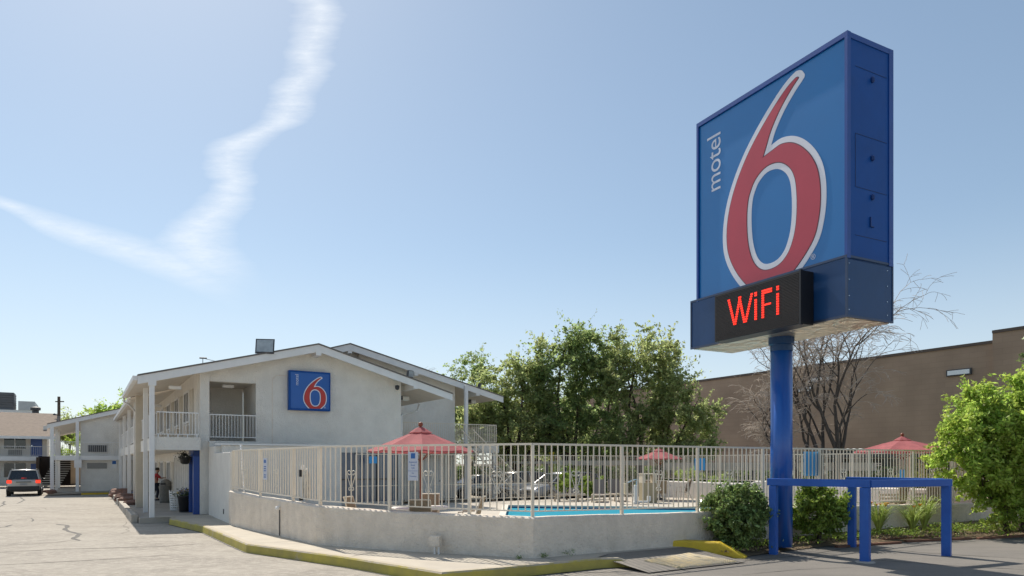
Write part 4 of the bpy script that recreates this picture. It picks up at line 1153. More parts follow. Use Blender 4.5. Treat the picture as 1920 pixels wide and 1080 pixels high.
# conduit with lamp and meter box on the outside of the low wall
cx_, cy_ = -6.4, 18.85
t = thing('wall_conduit', 'thin dark conduit with a small white cap on the bend of the low wall', 'conduit', (-6.33, 18.87, 0))
MB().tube([(0, 0, .02), (0, 0, .72)], .014, 6).build('pipe', M_GREYD, t)
MB().lathe([(.02, .72), (.06, .75), (.06, .80), (.02, .83)], (-.05, -.02, 0), 10).build('cap', M_WHITE, t)
t = thing('meter_box', 'small grey electric box on two short pipes against the low wall', 'electric box', (-1.63, 15.28, 0), R(-23))
MB().box(-.13, .11, -.16, -.03, .17, .40).build('housing', M_STUC2, t, bevel=.01)
MB().box(-.17, -.12, -.13, -.04, .22, .36).build('side_hub', M_STUC2, t)
for s_ in (-.04, .06): MB().tube([(s_, -.08, 0), (s_, -.08, .17)], .022, 8).build('pipe', M_WHITE, t)

# ---- signs on the fences
def face_to(p, d):   # rotation so local -y looks outward for a panel running along d
    return math.atan2(d[1], d[0])
d1 = (Vector(WP[5]) - Vector(WP[4])).normalized()
sp_ = Vector(WP[4]).lerp(Vector(WP[5]), .32)
t = thing('rules_sign', 'white pool rules sign with blue lettering hanging on the front fence', 'sign', (sp_.x - .02, sp_.y - .035, 1.60), math.atan2(d1.y, d1.x))
MB().box(-.13, .13, -.012, 0, 0, .65).build('panel', mat('sign_white', (.55, .58, .66), .5, .04, 2), t)
MB().box(-.05, .06, -.016, -.0125, .50, .62).build('symbol', M_SIGNB, t)
XZ = Matrix(((1, 0, 0, 0), (0, 0, -1, 0), (0, 1, 0, 0), (0, 0, 0, 1)))
for k, (tx, zz, sz) in enumerate((('Registered', .405, .047), ('Guest', .335, .047), ('Only', .27, .047), ('No', .155, .042), ('Trespassing', .085, .040))):
    text_mesh('sign_text', tx, sz, M_SIGNB, t, Matrix.Translation((0, -.0135, zz)) @ XZ, .0012, align='CENTER')
MB().box(-.13, .13, -.0145, -.0125, .215, .222).build('divider', M_SIGNB, t)
d0 = (Vector(WP[1]) - Vector(WP[0])).normalized(); sp_ = Vector(WP[1]).lerp(Vector(WP[2]), .22)
t = thing('side_notice', 'narrow white notice on the left bend of the front fence', 'sign', (sp_.x - .04, sp_.y - .02, 1.52), math.atan2(d0.y, d0.x))
MB().box(-.16, .16, -.012, 0, 0, .62).build('panel', MATS['sign_white'], t)
for k, zz in enumerate((.48, .36, .30, .24, .12, .06)):
    MB().box(-.09, .09, -.016, -.0125, zz, zz + (.09 if k == 0 else .03)).build('marking', M_SIGNB, t)
M_SKYB = mat('panel_blue', (.05, .34, .72), .5, .05, 2)
d2 = (Vector(WP[12]) - Vector(WP[6])).normalized()
def on_right(px, off=.06):
    k = (px - 960) / 1300; a_ = Vector(WP[6]); s_ = (k * a_.y - a_.x) / (d2.x - k * d2.y); p = a_ + d2 * s_; return p + Vector((-d2.y, d2.x)) * off
p = on_right(1526)
t = thing('pool_notice', 'bright blue square panel hung behind the front fence right of the sign pole', 'sign', (p.x, p.y, 1.63), math.atan2(d2.y, d2.x))
MB().box(-.36, .36, 0, .012, 0, .69).build('panel', M_SKYB, t)
p = Vector(W(25.0, -3.8)); t = thing('blue_pool_sign', 'narrow bright blue sign on the right side fence above the white wall', 'sign', (*W(24.93, -3.4), 1.62), TH + R(90))
MB().box(-.36, .36, 0, .012, 0, .62).build('panel', M_SKYB, t)
t = thing('blue_fence_sign', 'small bright blue sign on the far fence in front of the lobby glass', 'sign', (*W(8.55, .03), 1.98), TH)
MB().box(-.18, .18, -.012, 0, 0, .30).build('panel', M_SKYB, t)
t = thing('blue_buoy_sign', 'thin bright blue strip on the side fence under the right umbrella', 'sign', (*W(24.94, -13.8), 1.32), TH + R(90))
MB().box(-.10, .10, 0, .012, 0, .42).build('panel', M_SKYB, t)

# ================================================================= UMBRELLAS AND POOL FURNITURE
M_UMB = mat('umbrella_cloth', (.46, .135, .145), .85, .25, 3, trans=.35)
M_WOOD = mat('pole_wood', (.26, .07, .03), .5, .2, 6)
def umbrella(loc, rad, htop, drop, rz, lab, wood=True):
    t = thing('patio_umbrella', lab, 'umbrella', loc, rz, 'red umbrellas round the pool')
    n_ = 8; mb = MB(); zv = htop - .12
    rings = [(.22, zv - .05), (rad * .40, zv - drop * .36), (rad * .72, zv - drop * .70), (rad, zv - drop)]
    for r_, z in rings:
        for k in range(n_ * 4):
            a_ = 2 * PI * k / (n_ * 4); f_ = (k % 4) / 4; cr = math.cos(PI / n_) / math.cos((f_ - .5) * 2 * PI / n_)
            sag = 1 - .02 * math.sin(f_ * PI); mb.v.append((r_ * cr * sag * math.cos(a_) / math.cos(PI / n_) * .98, r_ * cr * sag * math.sin(a_) / math.cos(PI / n_) * .98, z - .03 * math.sin(f_ * PI) * (r_ / rad)))
    m_ = n_ * 4
    for j in range(3):
        for k in range(m_): mb.f.append((j * m_ + k, j * m_ + (k + 1) % m_, (j + 1) * m_ + (k + 1) % m_, (j + 1) * m_ + k))
    # small valance
    b0 = len(mb.v)
    for k in range(m_): x, y, z = mb.v[3 * m_ + k]; mb.v.append((x * 1.0, y * 1.0, z - .035))
    for k in range(m_): mb.f.append((3 * m_ + k, 3 * m_ + (k + 1) % m_, b0 + (k + 1) % m_, b0 + k))
    can = mb.build('canopy', M_UMB, t)
    vm = MB(); 
    for r_, z in ((.03, htop - .02), (.14, htop - .07), (.30, zv - .015 - drop * .07)):
        for k in range(n_):
            a_ = 2 * PI * k / n_; vm.v.append((r_ * math.cos(a_), r_ * math.sin(a_), z))
    for j in range(2):
        for k in range(n_): vm.f.append((j * n_ + k, j * n_ + (k + 1) % n_, (j + 1) * n_ + (k + 1) % n_, (j + 1) * n_ + k))
    vm.build('vent_flap', M_UMB, can)
    rb = MB()
    for k in range(n_):
        a_ = 2 * PI * k / n_; c_, s_ = math.cos(a_), math.sin(a_)
        rb.tube([(.04 * c_, .04 * s_, zv - .08), (rad * c_ * .98, rad * s_ * .98, zv - drop - .02)], .012, 4)
        rb.tube([(.04 * c_, .04 * s_, zv - .75), (rad * .5 * c_, rad * .5 * s_, zv - drop * .48 - .03)], .010, 4)
    rb.build('ribs', M_WOOD, t)
    MB().tube([(0, 0, 0), (0, 0, htop - .02)], .026, 10).build('pole', M_WOOD, t)
    MB().lathe([(.02, -.02), (.05, .0), (.062, .04), (.05, .08), (.01, .10)], (0, 0, htop), 12).build('finial', M_WOOD, t, True)
    MB().lathe([(.28, 0), (.28, .05), (.12, .10), (.04, .12), (.04, .3)], (0, 0, 0), 16).build('base', M_GREYD, t)
    return t
UM = (-2.30, 17.45)
umbrella((UM[0], UM[1], DZ), 1.26, 2.78, .50, R(10), 'largest and nearest red umbrella, shading the white table by the low wall')
umbrella((7.43, 35.0, DZ), 1.12, 2.62, .42, R(5), 'smallest red umbrella, at the far end of the pool')
umbrella((14.3, 25.4, DZ), 1.62, 2.85, .46, R(0), 'wide red umbrella partly behind the light green bush')

M_SLING = mat('sling_tan', (.36, .29, .20), .85, .15, 20, trans=.2)
M_FRAME = mat('frame_cream', (.66, .59, .47), .5, .1, 4)
M_TWHITE = mat('table_white', (.74, .72, .68), .35, .06, 2)
def patio_table(loc, r_, lab):
    t = thing('patio_table', lab, 'table', loc, 0, 'round tables by the pool')
    MB().lathe([(r_ - .02, .70), (r_, .71), (r_, .735), (r_ - .02, .745), (.03, .746)], (0, 0, 0), 40).build('tabletop', M_TWHITE, t)
    for k in range(4):
        a_ = PI / 4 + k * PI / 2
        MB().tube([(.18 * math.cos(a_), .18 * math.sin(a_), .69), (.12 * math.cos(a_), .12 * math.sin(a_), .4), (r_ * .62 * math.cos(a_), r_ * .62 * math.sin(a_), 0)], .028, 8).build('leg', M_FRAME, t)
    return t
patio_table((UM[0], UM[1], DZ), .74, 'white round table under the largest umbrella')
patio_table((7.43, 35.0, DZ), .60, 'round table under the smallest umbrella at the far end')
def make_chair(lab):
    t = thing('patio_chair', lab, 'chair', (0, 0, 0), 0, 'tan sling chairs by the pool')
    # faces -y ; back at +y
    for s_ in (-1, 1):
        MB().tube([(s_ * .27, -.26, 0), (s_ * .27, -.24, .42), (s_ * .28, -.22, .62), (s_ * .28, .20, .66)], .016, 6).build('front_leg', M_FRAME, t)
        MB().tube([(s_ * .26, .36, 0), (s_ * .26, .18, .40), (s_ * .26, .25, .66), (s_ * .25, .36, 1.0)], .017, 6).build('back_leg', M_FRAME, t)
    sb = MB().add([(-.25, -.24, .43), (.25, -.24, .43), (.25, .19, .39), (-.25, .19, .39), (-.25, -.24, .41), (.25, -.24, .41), (.25, .19, .37), (-.25, .19, .37)],
                  [(0, 1, 2, 3), (7, 6, 5, 4), (0, 4, 5, 1), (1, 5, 6, 2), (2, 6, 7, 3), (3, 7, 4, 0)]); sb.build('seat', M_SLING, t)
    MB().add([(-.245, .19, .42), (.245, .19, .42), (.24, .36, .98), (-.24, .36, .98), (-.245, .205, .415), (.245, .205, .415), (.24, .375, .975), (-.24, .375, .975)],
             [(0, 1, 2, 3), (7, 6, 5, 4), (0, 4, 5, 1), (1, 5, 6, 2), (2, 6, 7, 3), (3, 7, 4, 0)]).build('backrest', M_SLING, t)
    MB().tube([(-.26, .37, 1.0), (.26, .37, 1.0)], .018, 6).build('top_rail', M_FRAME, t)
    MB().tube([(-.26, -.25, .42), (.26, -.25, .42)], .014, 6).build('front_rail', M_FRAME, t)
    return t
c0 = make_chair('tan sling chair on the far side of the white table under the largest umbrella')
def put(o, x, y, rz): o.location = (x, y, DZ); o.rotation_euler = (0, 0, R(rz))
put(c0, UM[0] + .05, UM[1] + 1.25, 0)
for x, y, rz, lab in ((UM[0] - 1.45, UM[1] - .15, 78, 'tan sling chair at the left side of the white table under the largest umbrella'),
                      (UM[0] + 1.22, UM[1] + .05, -98, 'tan sling chair at the right side of the white table under the largest umbrella'),
                      (UM[0] + .22, UM[1] - 1.13, 172, 'tan sling chair with its back to the low wall in front of the white table'),
                      (6.75, 34.3, 150, 'tan chair left of the far table under the smallest umbrella'),
                      (7.2, 33.6, 175, 'tan chair with its back to the camera at the far table'),
                      (8.55, 34.6, -80, 'tan chair seen side on at the right of the far table'),
                      (13.6, 24.6, 200, 'tan chair under the wide umbrella, left one'),
                      (15.1, 24.9, 160, 'tan chair under the wide umbrella, right one')):
    dup(c0, (x, y, DZ), R(rz), lab)
M_LOUN = mat('lounger_taupe', (.44, .38, .30), .7, .12, 6)
M_LSL = mat('lounger_sling', (.25, .21, .18), .85, .15, 14)
def make_lounger(lab, up):
    t = thing('sun_lounger', lab, 'sun lounger', (0, 0, 0), 0, 'sun loungers beyond the pool')
    MB().box(-.95, .55, -.31, -.26, .30, .37).box(-.95, .55, .26, .31, .30, .37).box(-.97, -.92, -.31, .31, .302, .368).build('frame', M_LOUN, t, bevel=.01)
    MB().box(-.93, .52, -.255, .255, .335, .352).build('seat', M_LSL, t)
    a_ = R(up); dx, dz = math.cos(a_) * .78, math.sin(a_) * .78; q = []
    for o_ in (0, .035):
        for s_ in (-.29, .29): q += [(.52 - o_ * math.sin(a_), s_, .345 + o_ * math.cos(a_)), (.52 + dx - o_ * math.sin(a_), s_, .345 + dz + o_ * math.cos(a_))]
    MB().add(q, [(0, 1, 3, 2), (4, 6, 7, 5), (0, 4, 5, 1), (2, 3, 7, 6), (1, 5, 7, 3), (0, 2, 6, 4)]).build('backrest', M_LSL, t)
    for x in (-.72, .38):
        for s_ in (-.28, .28):
            MB().tube([(x - .12, s_, .0), (x - .09, s_, .16), (x, s_, .31), (x + .09, s_, .16), (x + .12, s_, 0)], [.03, .03, .035, .03, .03], 6).build('leg', M_LOUN, t)
    return t
l0 = make_lounger('taupe sun lounger with raised back, leftmost beyond the pool beside a grey car', 62)
l0.location = (2.55, 33.3, DZ); l0.rotation_euler = (0, 0, R(180))
for x, y, rz, lab in ((4.15, 33.2, 80, 'taupe sun lounger seen end on, middle one beyond the pool'), (5.15, 33.9, 95, 'taupe sun lounger just left of the pool lift')):
    dup(l0, (x, y, DZ), R(rz), lab)
# pool lift
pl = thing('pool_lift', 'white and blue pool lift with seat and footrest at the far pool edge', 'pool lift', (5.62, 31.2, DZ), R(8))
MB().box(-.16, .10, -.12, .16, 0, .12).box(-.12, .04, -.08, .12, .121, .85).build('mast_cover', mat('lift_white', (.60, .63, .64), .4), pl, bevel=.02)
MB().tube([(-.02, 0, .8), (-.02, 0, 1.02), (.1, 0, 1.08), (-.1, .02, 1.1), (-.45, .05, .95), (-.55, .05, .75)], .03, 8).build('arm', mat('lift_blue', (.35, .50, .58), .4), pl)
MB().add([(-.95, -.2, .45), (-.95, .22, .45), (-.55, .22, .42), (-.55, -.2, .42), (-.95, -.2, .50), (-.95, .22, .50), (-.55, .22, .47), (-.55, -.2, .47)], [(0, 3, 2, 1), (4, 5, 6, 7), (0, 1, 5, 4), (1, 2, 6, 5), (2, 3, 7, 6), (3, 0, 4, 7)]).box(-.60, -.53, -.2, .22, .48, .95).build('seat', mat('lift_seat', (.50, .44, .32), .5), pl, bevel=.02)
MB().box(.12, .55, -.18, .12, .05, .14).box(.50, .60, -.18, .12, .14, .36).build('footrest', MATS['lift_white'], pl, bevel=.02)
MB().tube([(-.9, -.1, .45), (-.85, -.1, .1), (-.6, -.1, 0)], .02, 6).build('seat_leg', M_GREYD, pl)
# beige bin beside the lift
bn = thing('towel_bin', 'beige slatted bin with open wooden top between the pool lift and the far table', 'bin', (6.35, 32.4, DZ), R(10))
MB().box(-.33, .33, -.30, .30, 0, .92).build('body', mat('bin_beige', (.40, .34, .22), .8, .25, 12, streak=(12, 12, .4)), bn)
MB().box(-.33, -.24, -.3, .3, .921, 1.32).box(.24, .33, -.3, .3, .921, 1.32).box(-.36, .36, -.33, .33, 1.321, 1.36).build('top_frame', M_FRAME, bn)
# folding sign board / gate near the wide umbrella
for i, (x, y, rz, lab) in enumerate(((12.9, 23.7, 15, 'taupe slatted side table, left of the two behind the blue rails'), (14.1, 24.0, 25, 'taupe slatted side table, right of the two behind the blue rails'))):
    t = thing('side_bench', lab, 'bench', (x, y, DZ), R(rz), 'taupe benches behind the rails')
    mb = MB()
    for k in range(6): mb.box(-.42, .42, -.03, .0, .12 + k * .12, .20 + k * .12)
    mb.build('backrest', M_LOUN, t); MB().box(-.44, .44, -.45, .02, .36, .40).build('seat', M_LOUN, t)
    for a_ in (-.42, .38):
        for b_ in (-.43, .0): MB().box(a_, a_ + .04, b_, b_ + .04, 0, .355 if b_ < -.1 else .9).build('leg', M_LOUN, t)
# white hose bag hanging on the inside of the fence
p = Vector(WP[2]).lerp(Vector(WP[3]), .35)
t = thing('hanging_bag', 'translucent white bag with a dark clip hanging on the fence at its left bend', 'bag', (p.x + .08, p.y + .08, 1.02), R(-55))
MB().lathe([(.03, 0), (.13, .10), (.19, .30), (.17, .55), (.09, .75), (.04, .84)], (.05, 0, 0), 12, 1, .5).build('bag', mat('bag_white', (.62, .60, .55), .6, .3, 8, trans=.3, bump=.6, bs=12), t, True)
MB().tube([(-.12, -.08, 0), (-.12, -.08, .75), (-.10, -.05, .92)], .035, 8).build('tube', M_WHITE, t)
MB().box(-.16, -.08, -.14, -.05, .62, .80).box(-.16, -.07, -.14, -.05, .0, .06).build('clip', M_BLACK, t)

# ================================================================= THINGS UNDER THE WALK
x, y = W(1.38, 10.2)
t = thing('litter_bin', 'grey domed litter bin standing under the motel walk', 'litter bin', (x, y, 0))
MB().lathe([(.27, 0), (.29, .1), (.29, .82), (.31, .84), (.30, .9), (.22, 1.08), (.10, 1.17), (.02, 1.19)], (0, 0, 0), 20).build('body', mat('bin_grey', (.22, .21, .19), .8, .2, 10, .3, 30), t, True)
MB().box(-.12, .12, -.30, -.2, .90, 1.0).build('opening', M_BLACK, t)
x, y = W(1.18, 3.75)
t = thing('laundry_basket', 'white slatted plastic basket beside the flower tub', 'basket', (x, y, 0))
mb = MB()
for k in range(8): mb.lathe([(.20 + .006 * k, .03 + k * .1), (.205 + .006 * k, .03 + k * .1), (.207 + .006 * k, .09 + k * .1), (.20 + .006 * k, .09 + k * .1)], (0, 0, 0), 20)
for k in range(14):
    a_ = 2 * PI * k / 14; mb.tube([(.20 * math.cos(a_), .20 * math.sin(a_), 0), (.25 * math.cos(a_), .25 * math.sin(a_), .85)], .014, 4)
mb.lathe([(.19, 0), (.19, .02)], (0, 0, 0), 20)
mb.build('basket_body', M_WHITE, t)
M_PETAL = [mat('petal_yellow', (.65, .42, .02), .6, island=.3), mat('petal_blue', (.12, .14, .45), .6, island=.3), mat('petal_white', (.6, .6, .62), .6, island=.2)]
M_LEAFD = mat('leaf_small', (.045, .085, .02), .6, .3, 3, island=.5, trans=.25)
def leafcloud(name, pts, size, m, parent, rnd, asp=.5, droop=0.0, normals=None):
    """many small leaf faces: pts (n,3)"""
    n_ = len(pts); P = np.asarray(pts, dtype=np.float32)
    d = rnd.normal(size=(n_, 3)); d[:, 2] -= droop; d /= np.linalg.norm(d, axis=1, keepdims=True)
    r2 = rnd.normal(size=(n_, 3))
    if normals is not None: r2 = np.cross(d, normals + rnd.normal(size=(n_, 3)) * .55)
    s_ = np.cross(d, r2); s_ /= np.maximum(np.linalg.norm(s_, axis=1, keepdims=True), 1e-6)
    if normals is not None: s_ = r2 / np.maximum(np.linalg.norm(r2, axis=1, keepdims=True), 1e-6)
    L_ = (size * rnd.uniform(.6, 1.35, size=(n_, 1))).astype(np.float32)
    a_ = P - d * L_ * .5; c_ = P + d * L_ * .5; b1 = P + s_ * L_ * asp * .5 - d * L_ * .05; b2 = P - s_ * L_ * asp * .5 - d * L_ * .05
    V_ = np.stack([a_, b1, c_, b2], axis=1).reshape(-1, 3)
    me = bpy.data.meshes.new(name)
    me.vertices.add(4 * n_); me.vertices.foreach_set('co', V_.astype(np.float32).ravel())
    me.loops.add(4 * n_); me.loops.foreach_set('vertex_index', np.arange(4 * n_, dtype=np.int32))
    me.polygons.add(n_); me.polygons.foreach_set('loop_start', np.arange(0, 4 * n_, 4, dtype=np.int32)); me.polygons.foreach_set('loop_total', np.full(n_, 4, dtype=np.int32))
    me.update(calc_edges=True); me.validate()
    me.materials.append(m)
    o = bpy.data.objects.new(name, me); C.objects.link(o)
    if parent: o.parent = parent
    return o
def flowers(t, c, r_, n_, seed):
    rnd = np.random.default_rng(seed)
    p = rnd.normal(size=(n_, 3)) * (r_ * .5, r_ * .5, r_ * .28) + c
    leafcloud('foliage', p, .07, M_LEAFD, t, rnd, .6)
    for i, m_ in enumerate(M_PETAL):
        k = n_ // 7; q = rnd.normal(size=(k, 3)) * (r_ * .5, r_ * .5, r_ * .2) + (c[0] + (i - 1) * .04 * -1, c[1], c[2] + r_ * .22)
        leafcloud('blossom', q, .06, m_, t, rnd, .9)
x, y = W(1.42, 2.55)
t = thing('flower_tub', 'black tub of yellow and blue flowers by the blue doorway', 'planter', (x, y, 0))
MB().lathe([(.22, 0), (.24, .05), (.29, .60), (.31, .62), (.30, .66), (.25, .66)], (0, 0, 0), 20).build('tub', M_BLACK, t, True)
flowers(t, (0, 0, .74), .34, 420, 4)
MB().lathe([(.34, .002), (.34, .02), (.30, .025)], (.2, -.2, 0), 16).build('saucer', M_BLACK, t)
x, y = W(1.3, 1.6)
t = thing('hanging_planter', 'dark hanging flower basket under the balcony corner', 'hanging basket', (x, y, 1.95))
MB().lathe([(.10, 0), (.17, .05), (.20, .26), (.21, .28)], (0, 0, 0), 16).build('pot', M_BLACK, t, True)
for k in range(3): MB().tube([(.2 * math.cos(k * 2.09), .2 * math.sin(k * 2.09), .28), (0, 0, .53)], .005, 4).build('wire', M_GREYD, t)
rn = np.random.default_rng(8); leafcloud('foliage', rn.normal(size=(260, 3)) * (.12, .12, .09) + (0, 0, .28), .09, mat('leaf_dark_red', (.03, .03, .018), .6, island=.4), t, rn, .5, .6)
# rocks between the walk and the kerb stones
M_ROCK = mat('red_rock', (.24, .12, .085), .9, .4, 4, .6, 12, col2=(.16, .11, .09))
rnd = random.Random(11); labs = ['nearest reddish rock beside the thick cream post', 'second reddish rock along the kerb stones', 'flat reddish boulder between kerb stone and posts', 'small rock in front of the far posts', 'brown rock at the far end of the rock bed', 'low rock behind the longest kerb stone', 'rock beside the side wing post', 'rock at the side wing walkway corner', 'small rock left of the side wing pillar']
for i, (u, v, s_) in enumerate(((-.15, 9.0, .35), (-.2, 11.6, .42), (-.25, 14.3, .5), (-.1, 17.0, .38), (-.2, 20.2, .6), (.1, 13.0, .34), (-.35, 24, .4), (-4.0, 27.3, .28), (-4.3, 28.6, .22))):
    bm = bmesh.new(); bmesh.ops.create_icosphere(bm, subdivisions=3, radius=1)
    for q in bm.verts:
        n_ = Vector(q.co) * 1.7 + Vector((i * 3.1, 0, 0))
        from mathutils import noise as mno
        q.co *= 1 + .35 * mno.noise(n_) + .12 * mno.noise(n_ * 3)
    me = bpy.data.meshes.new('rock'); bm.to_mesh(me); bm.free(); me.materials.append(M_ROCK)
    o = bpy.data.objects.new('rock', me); C.objects.link(o); o.location = W(u, v, s_ * .22); o.scale = (s_ * .8, s_ * 1.2, s_ * .5); o.rotation_euler = (0, 0, rnd.uniform(0, 3))
    tag(o, labs[i], 'rock', 'rocks along the motel walk')
o = MB().box(-1.6, 1.6, -.14, .14, 0, .02).build('hand_truck_mat', M_BLACK); bpy.data.objects.remove(o)
t = thing('hand_truck', 'dark blue hand truck leaning against the far walkway wall', 'hand truck', W(.9, 24.5, 0), TH - R(60))
MB().tube([(-.22, 0, .15), (-.22, .15, 1.3), (-.1, .2, 1.5), (.1, .2, 1.5), (.22, .15, 1.3), (.22, 0, .15)], .03, 6).build('frame', M_BLUE, t); MB().box(-.3, .3, -.4, 0, .02, .05).build('toe_plate', M_BLUE, t)
for s_ in (-.27, .27): MB().tube([(s_ - .03, .08, .13), (s_ + .03, .08, .13)], .13, 12).build('wheel', M_BLACK, t)
# ================================================================= VEGETATION
M_BARK = mat('bark', (.085, .062, .045), .95, .45, 6, .8, 20, streak=(4, 4, .8))
M_BARKD = mat('dark_bark', (.12, .10, .085), .95, .5, 5, .8, 20, streak=(4, 4, .6))
def curve_pts(a_, b_, rnd, bend=.12, n=6, up=.0):
    a_, b_ = Vector(a_), Vector(b_); l_ = (b_ - a_).length
    o_ = Vector((rnd.uniform(-1, 1), rnd.uniform(-1, 1), rnd.uniform(-.3, .3))) * l_ * bend + Vector((0, 0, up * l_))
    return [a_.lerp(b_, k / n) + o_ * math.sin(PI * k / n) for k in range(n + 1)]
def tree(name, loc, lobes, trunks, ncl, nlf, size, cr, leafm, lab, cat='tree', seed=1, bark=M_BARK, group=None, rr=.16, flat=.75, shell=.42, asp=.5):
    rnd = random.Random(seed); nr = np.random.default_rng(seed)
    t = thing(name, lab, cat, loc, 0, group)
    tb = MB(); limbs = []
    vol = [l_[3] * l_[4] * l_[5] for l_ in lobes]
    for (bx, by), r0 in trunks:
        base = Vector((bx, by, -.1)); 
        mine = [l_ for i, l_ in enumerate(lobes) if min(range(len(trunks)), key=lambda k: (trunks[k][0][0] - l_[0]) ** 2 + (trunks[k][0][1] - l_[1]) ** 2) == [q[0] for q in trunks].index((bx, by))]
        fork = Vector((bx + rnd.uniform(-.2, .2), by, max(.6, min((l_[2] - l_[5] for l_ in mine), default=1.5) * .75)))
        tb.tube([base, base.lerp(fork, .15), base.lerp(fork, .6), fork], [r0 * 1.35, r0 * 1.05, r0 * .92, r0 * .8], 10)
        for l_ in mine:
            tip = Vector((l_[0], l_[1], l_[2] + l_[5] * .55)); pts = curve_pts(fork, tip, rnd, .10, 9, .0)
            rs = [r0 * .62 * (1 - .88 * k / 9) for k in range(10)]
            tb.tube(pts, rs, 7); limbs.append((pts, rs))
    pts_all = []
    for i in range(ncl):
        l_ = rnd.choices(lobes, vol)[0]
        while True:
            q = Vector((rnd.gauss(0, 1), rnd.gauss(0, 1), rnd.gauss(0, 1))).normalized() * rnd.random() ** shell
            if q.z > -.80: break
        c_ = Vector((l_[0] + q.x * l_[3], l_[1] + q.y * l_[4], l_[2] + q.z * l_[5]))
        best = None
        for pts, rs in limbs:
            for k, p in enumerate(pts[2:], 2):
                dd = (p - c_).length + max(0, p.z - c_.z) * 1.5
                if best is None or dd < best[0]: best = (dd, p, rs[k])
        br = curve_pts(best[1], c_, rnd, .12, 4, .03)
        b_ = min(best[2] * .6, .05 + .012 * best[0]); tb.tube(br, [b_, b_ * .7, b_ * .5, b_ * .35, b_ * .2], 4, False)
        rad = cr * rnd.uniform(.55, 1.25); n_ = int(nlf * rnd.uniform(.5, 1.3))
        # sub-sprays so a clump is not a ball
        ns = 5
        for s_ in range(ns):
            e_ = c_ + Vector((rnd.gauss(0, .85), rnd.gauss(0, .85), rnd.gauss(.35, .9))) * rad * .8
            tb.tube([c_, c_.lerp(e_, .5) + Vector((0, 0, .03)), e_], [b_ * .25, b_ * .18, .004], 3, False)
            k = n_ // ns; tt = nr.uniform(.0, 1.15, size=(k, 1))
            P = np.array(c_) * (1 - tt) + np.array(e_) * tt + nr.normal(size=(k, 3)) * rad * rr * (1.0, 1.0, flat) * (1.3 - .5 * tt)
            pts_all.append(P)
    tb.build('trunk', bark, t, True)
    leafcloud('crown', np.concatenate(pts_all), size, leafm, t, nr, asp, .25)
    return t
M_LF1 = mat('leaf_green', (.36, .43, .17), .5, .35, .35, island=.4, trans=.7, col2=(.26, .35, .13))
M_LF2 = mat('leaf_olive', (.46, .50, .22), .5, .35, .4, island=.4, trans=.7, col2=(.34, .40, .16))
M_LF3 = mat('leaf_lime', (.50, .60, .12), .5, .3, .6, island=.35, trans=.62, col2=(.36, .50, .10))
M_LF4 = mat('leaf_dark', (.19, .27, .085), .30, .35, 1.5, island=.6, trans=.4, col2=(.25, .33, .11))
M_LF5 = mat('leaf_yellow_green', (.34, .44, .07), .5, .35, 1.5, island=.5, trans=.45, col2=(.15, .23, .045))
# big trees beyond the pool
tree('broadleaf_tree', (-3.3, 53, 0), [(.2, 0, 7.4, 1.7, 2.0, 3.0), (.6, 0, 4.5, 2.4, 2.2, 2.4), (-1.5, .3, 7.4, 1.2, 1.3, 2.0), (1.6, .3, 6.6, 1.2, 1.3, 2.2)], [((0, 0), .22)], 95, 180, .22, .85, M_LF1, 'slim green tree just right of the rear motel roof, left of the big tree mass', seed=2, group='trees beyond the pool')
tree('broadleaf_tree', (.2, 46, 0), [(-1.0, 0, 6.0, 1.2, 1.5, 2.6), (.5, 0, 7.0, 1.25, 1.5, 2.7), (.6, 0, 3.8, 2.6, 2.0, 2.0), (-2.4, 0, 4.6, 1.2, 1.6, 2.3), (-2.1, 0, 6.6, 1.0, 1.4, 1.5), (1.9, .5, 7.9, 1.2, 1.3, 2.3), (2.4, 0, 4.6, 1.3, 1.3, 1.8)], [((0, 0), .25)], 150, 195, .22, .8, M_LF2, 'yellowish green tree at the left of the big tree mass over parked cars', seed=3, group='trees beyond the pool')
tree('broadleaf_tree', (4.7, 46.5, -.75), [(-2.7, 0, 8.4, 1.15, 1.5, 3.0), (-1.0, 0, 9.6, 1.1, 1.5, 2.7), (.6, 0, 9.3, 1.15, 1.5, 3.0), (2.1, .3, 8.3, 1.2, 1.6, 3.0), (-1.6, 0, 5.2, 2.0, 2.0, 2.4), (1.2, 0, 4.4, 1.8, 1.8, 2.0), (-.2, 0, 6.9, 1.3, 1.5, 1.8)], [((-.6, 0), .30), ((.5, .4), .26)], 190, 195, .22, .82, M_LF1, 'tallest green tree in the middle of the tree mass, with two dark trunks', seed=4, group='trees beyond the pool')
tree('broadleaf_tree', (8.5, 45, -.75), [(-1.7, 0, 8.4, 1.3, 1.7, 3.1), (.1, 0, 9.1, 1.15, 1.5, 2.7), (1.9, 0, 8.0, 1.25, 1.6, 3.1), (2.9, 0, 4.3, 1.9, 2.0, 2.4), (-.6, 0, 4.6, 2.1, 1.8, 2.2), (3.7, 0, 6.1, 1.1, 1.4, 1.8), (1.0, 0, 5.7, 1.3, 1.4, 1.8)], [((-.2, 0), .27), ((.9, .3), .22)], 200, 195, .22, .8, M_LF2, 'wide green tree at the right of the tree mass, before the brown building', seed=6, group='trees beyond the pool')
tree('broadleaf_tree', (1.5, 56, 0), [(0, 0, 5.0, 3.4, 2, 4.4), (4, 0, 4.5, 3.4, 2, 4)], [((0, 0), .25)], 60, 200, .26, 1.0, M_LF1, 'dark green tree behind the tree mass, seen low between the trunks', seed=9, group='trees beyond the pool')
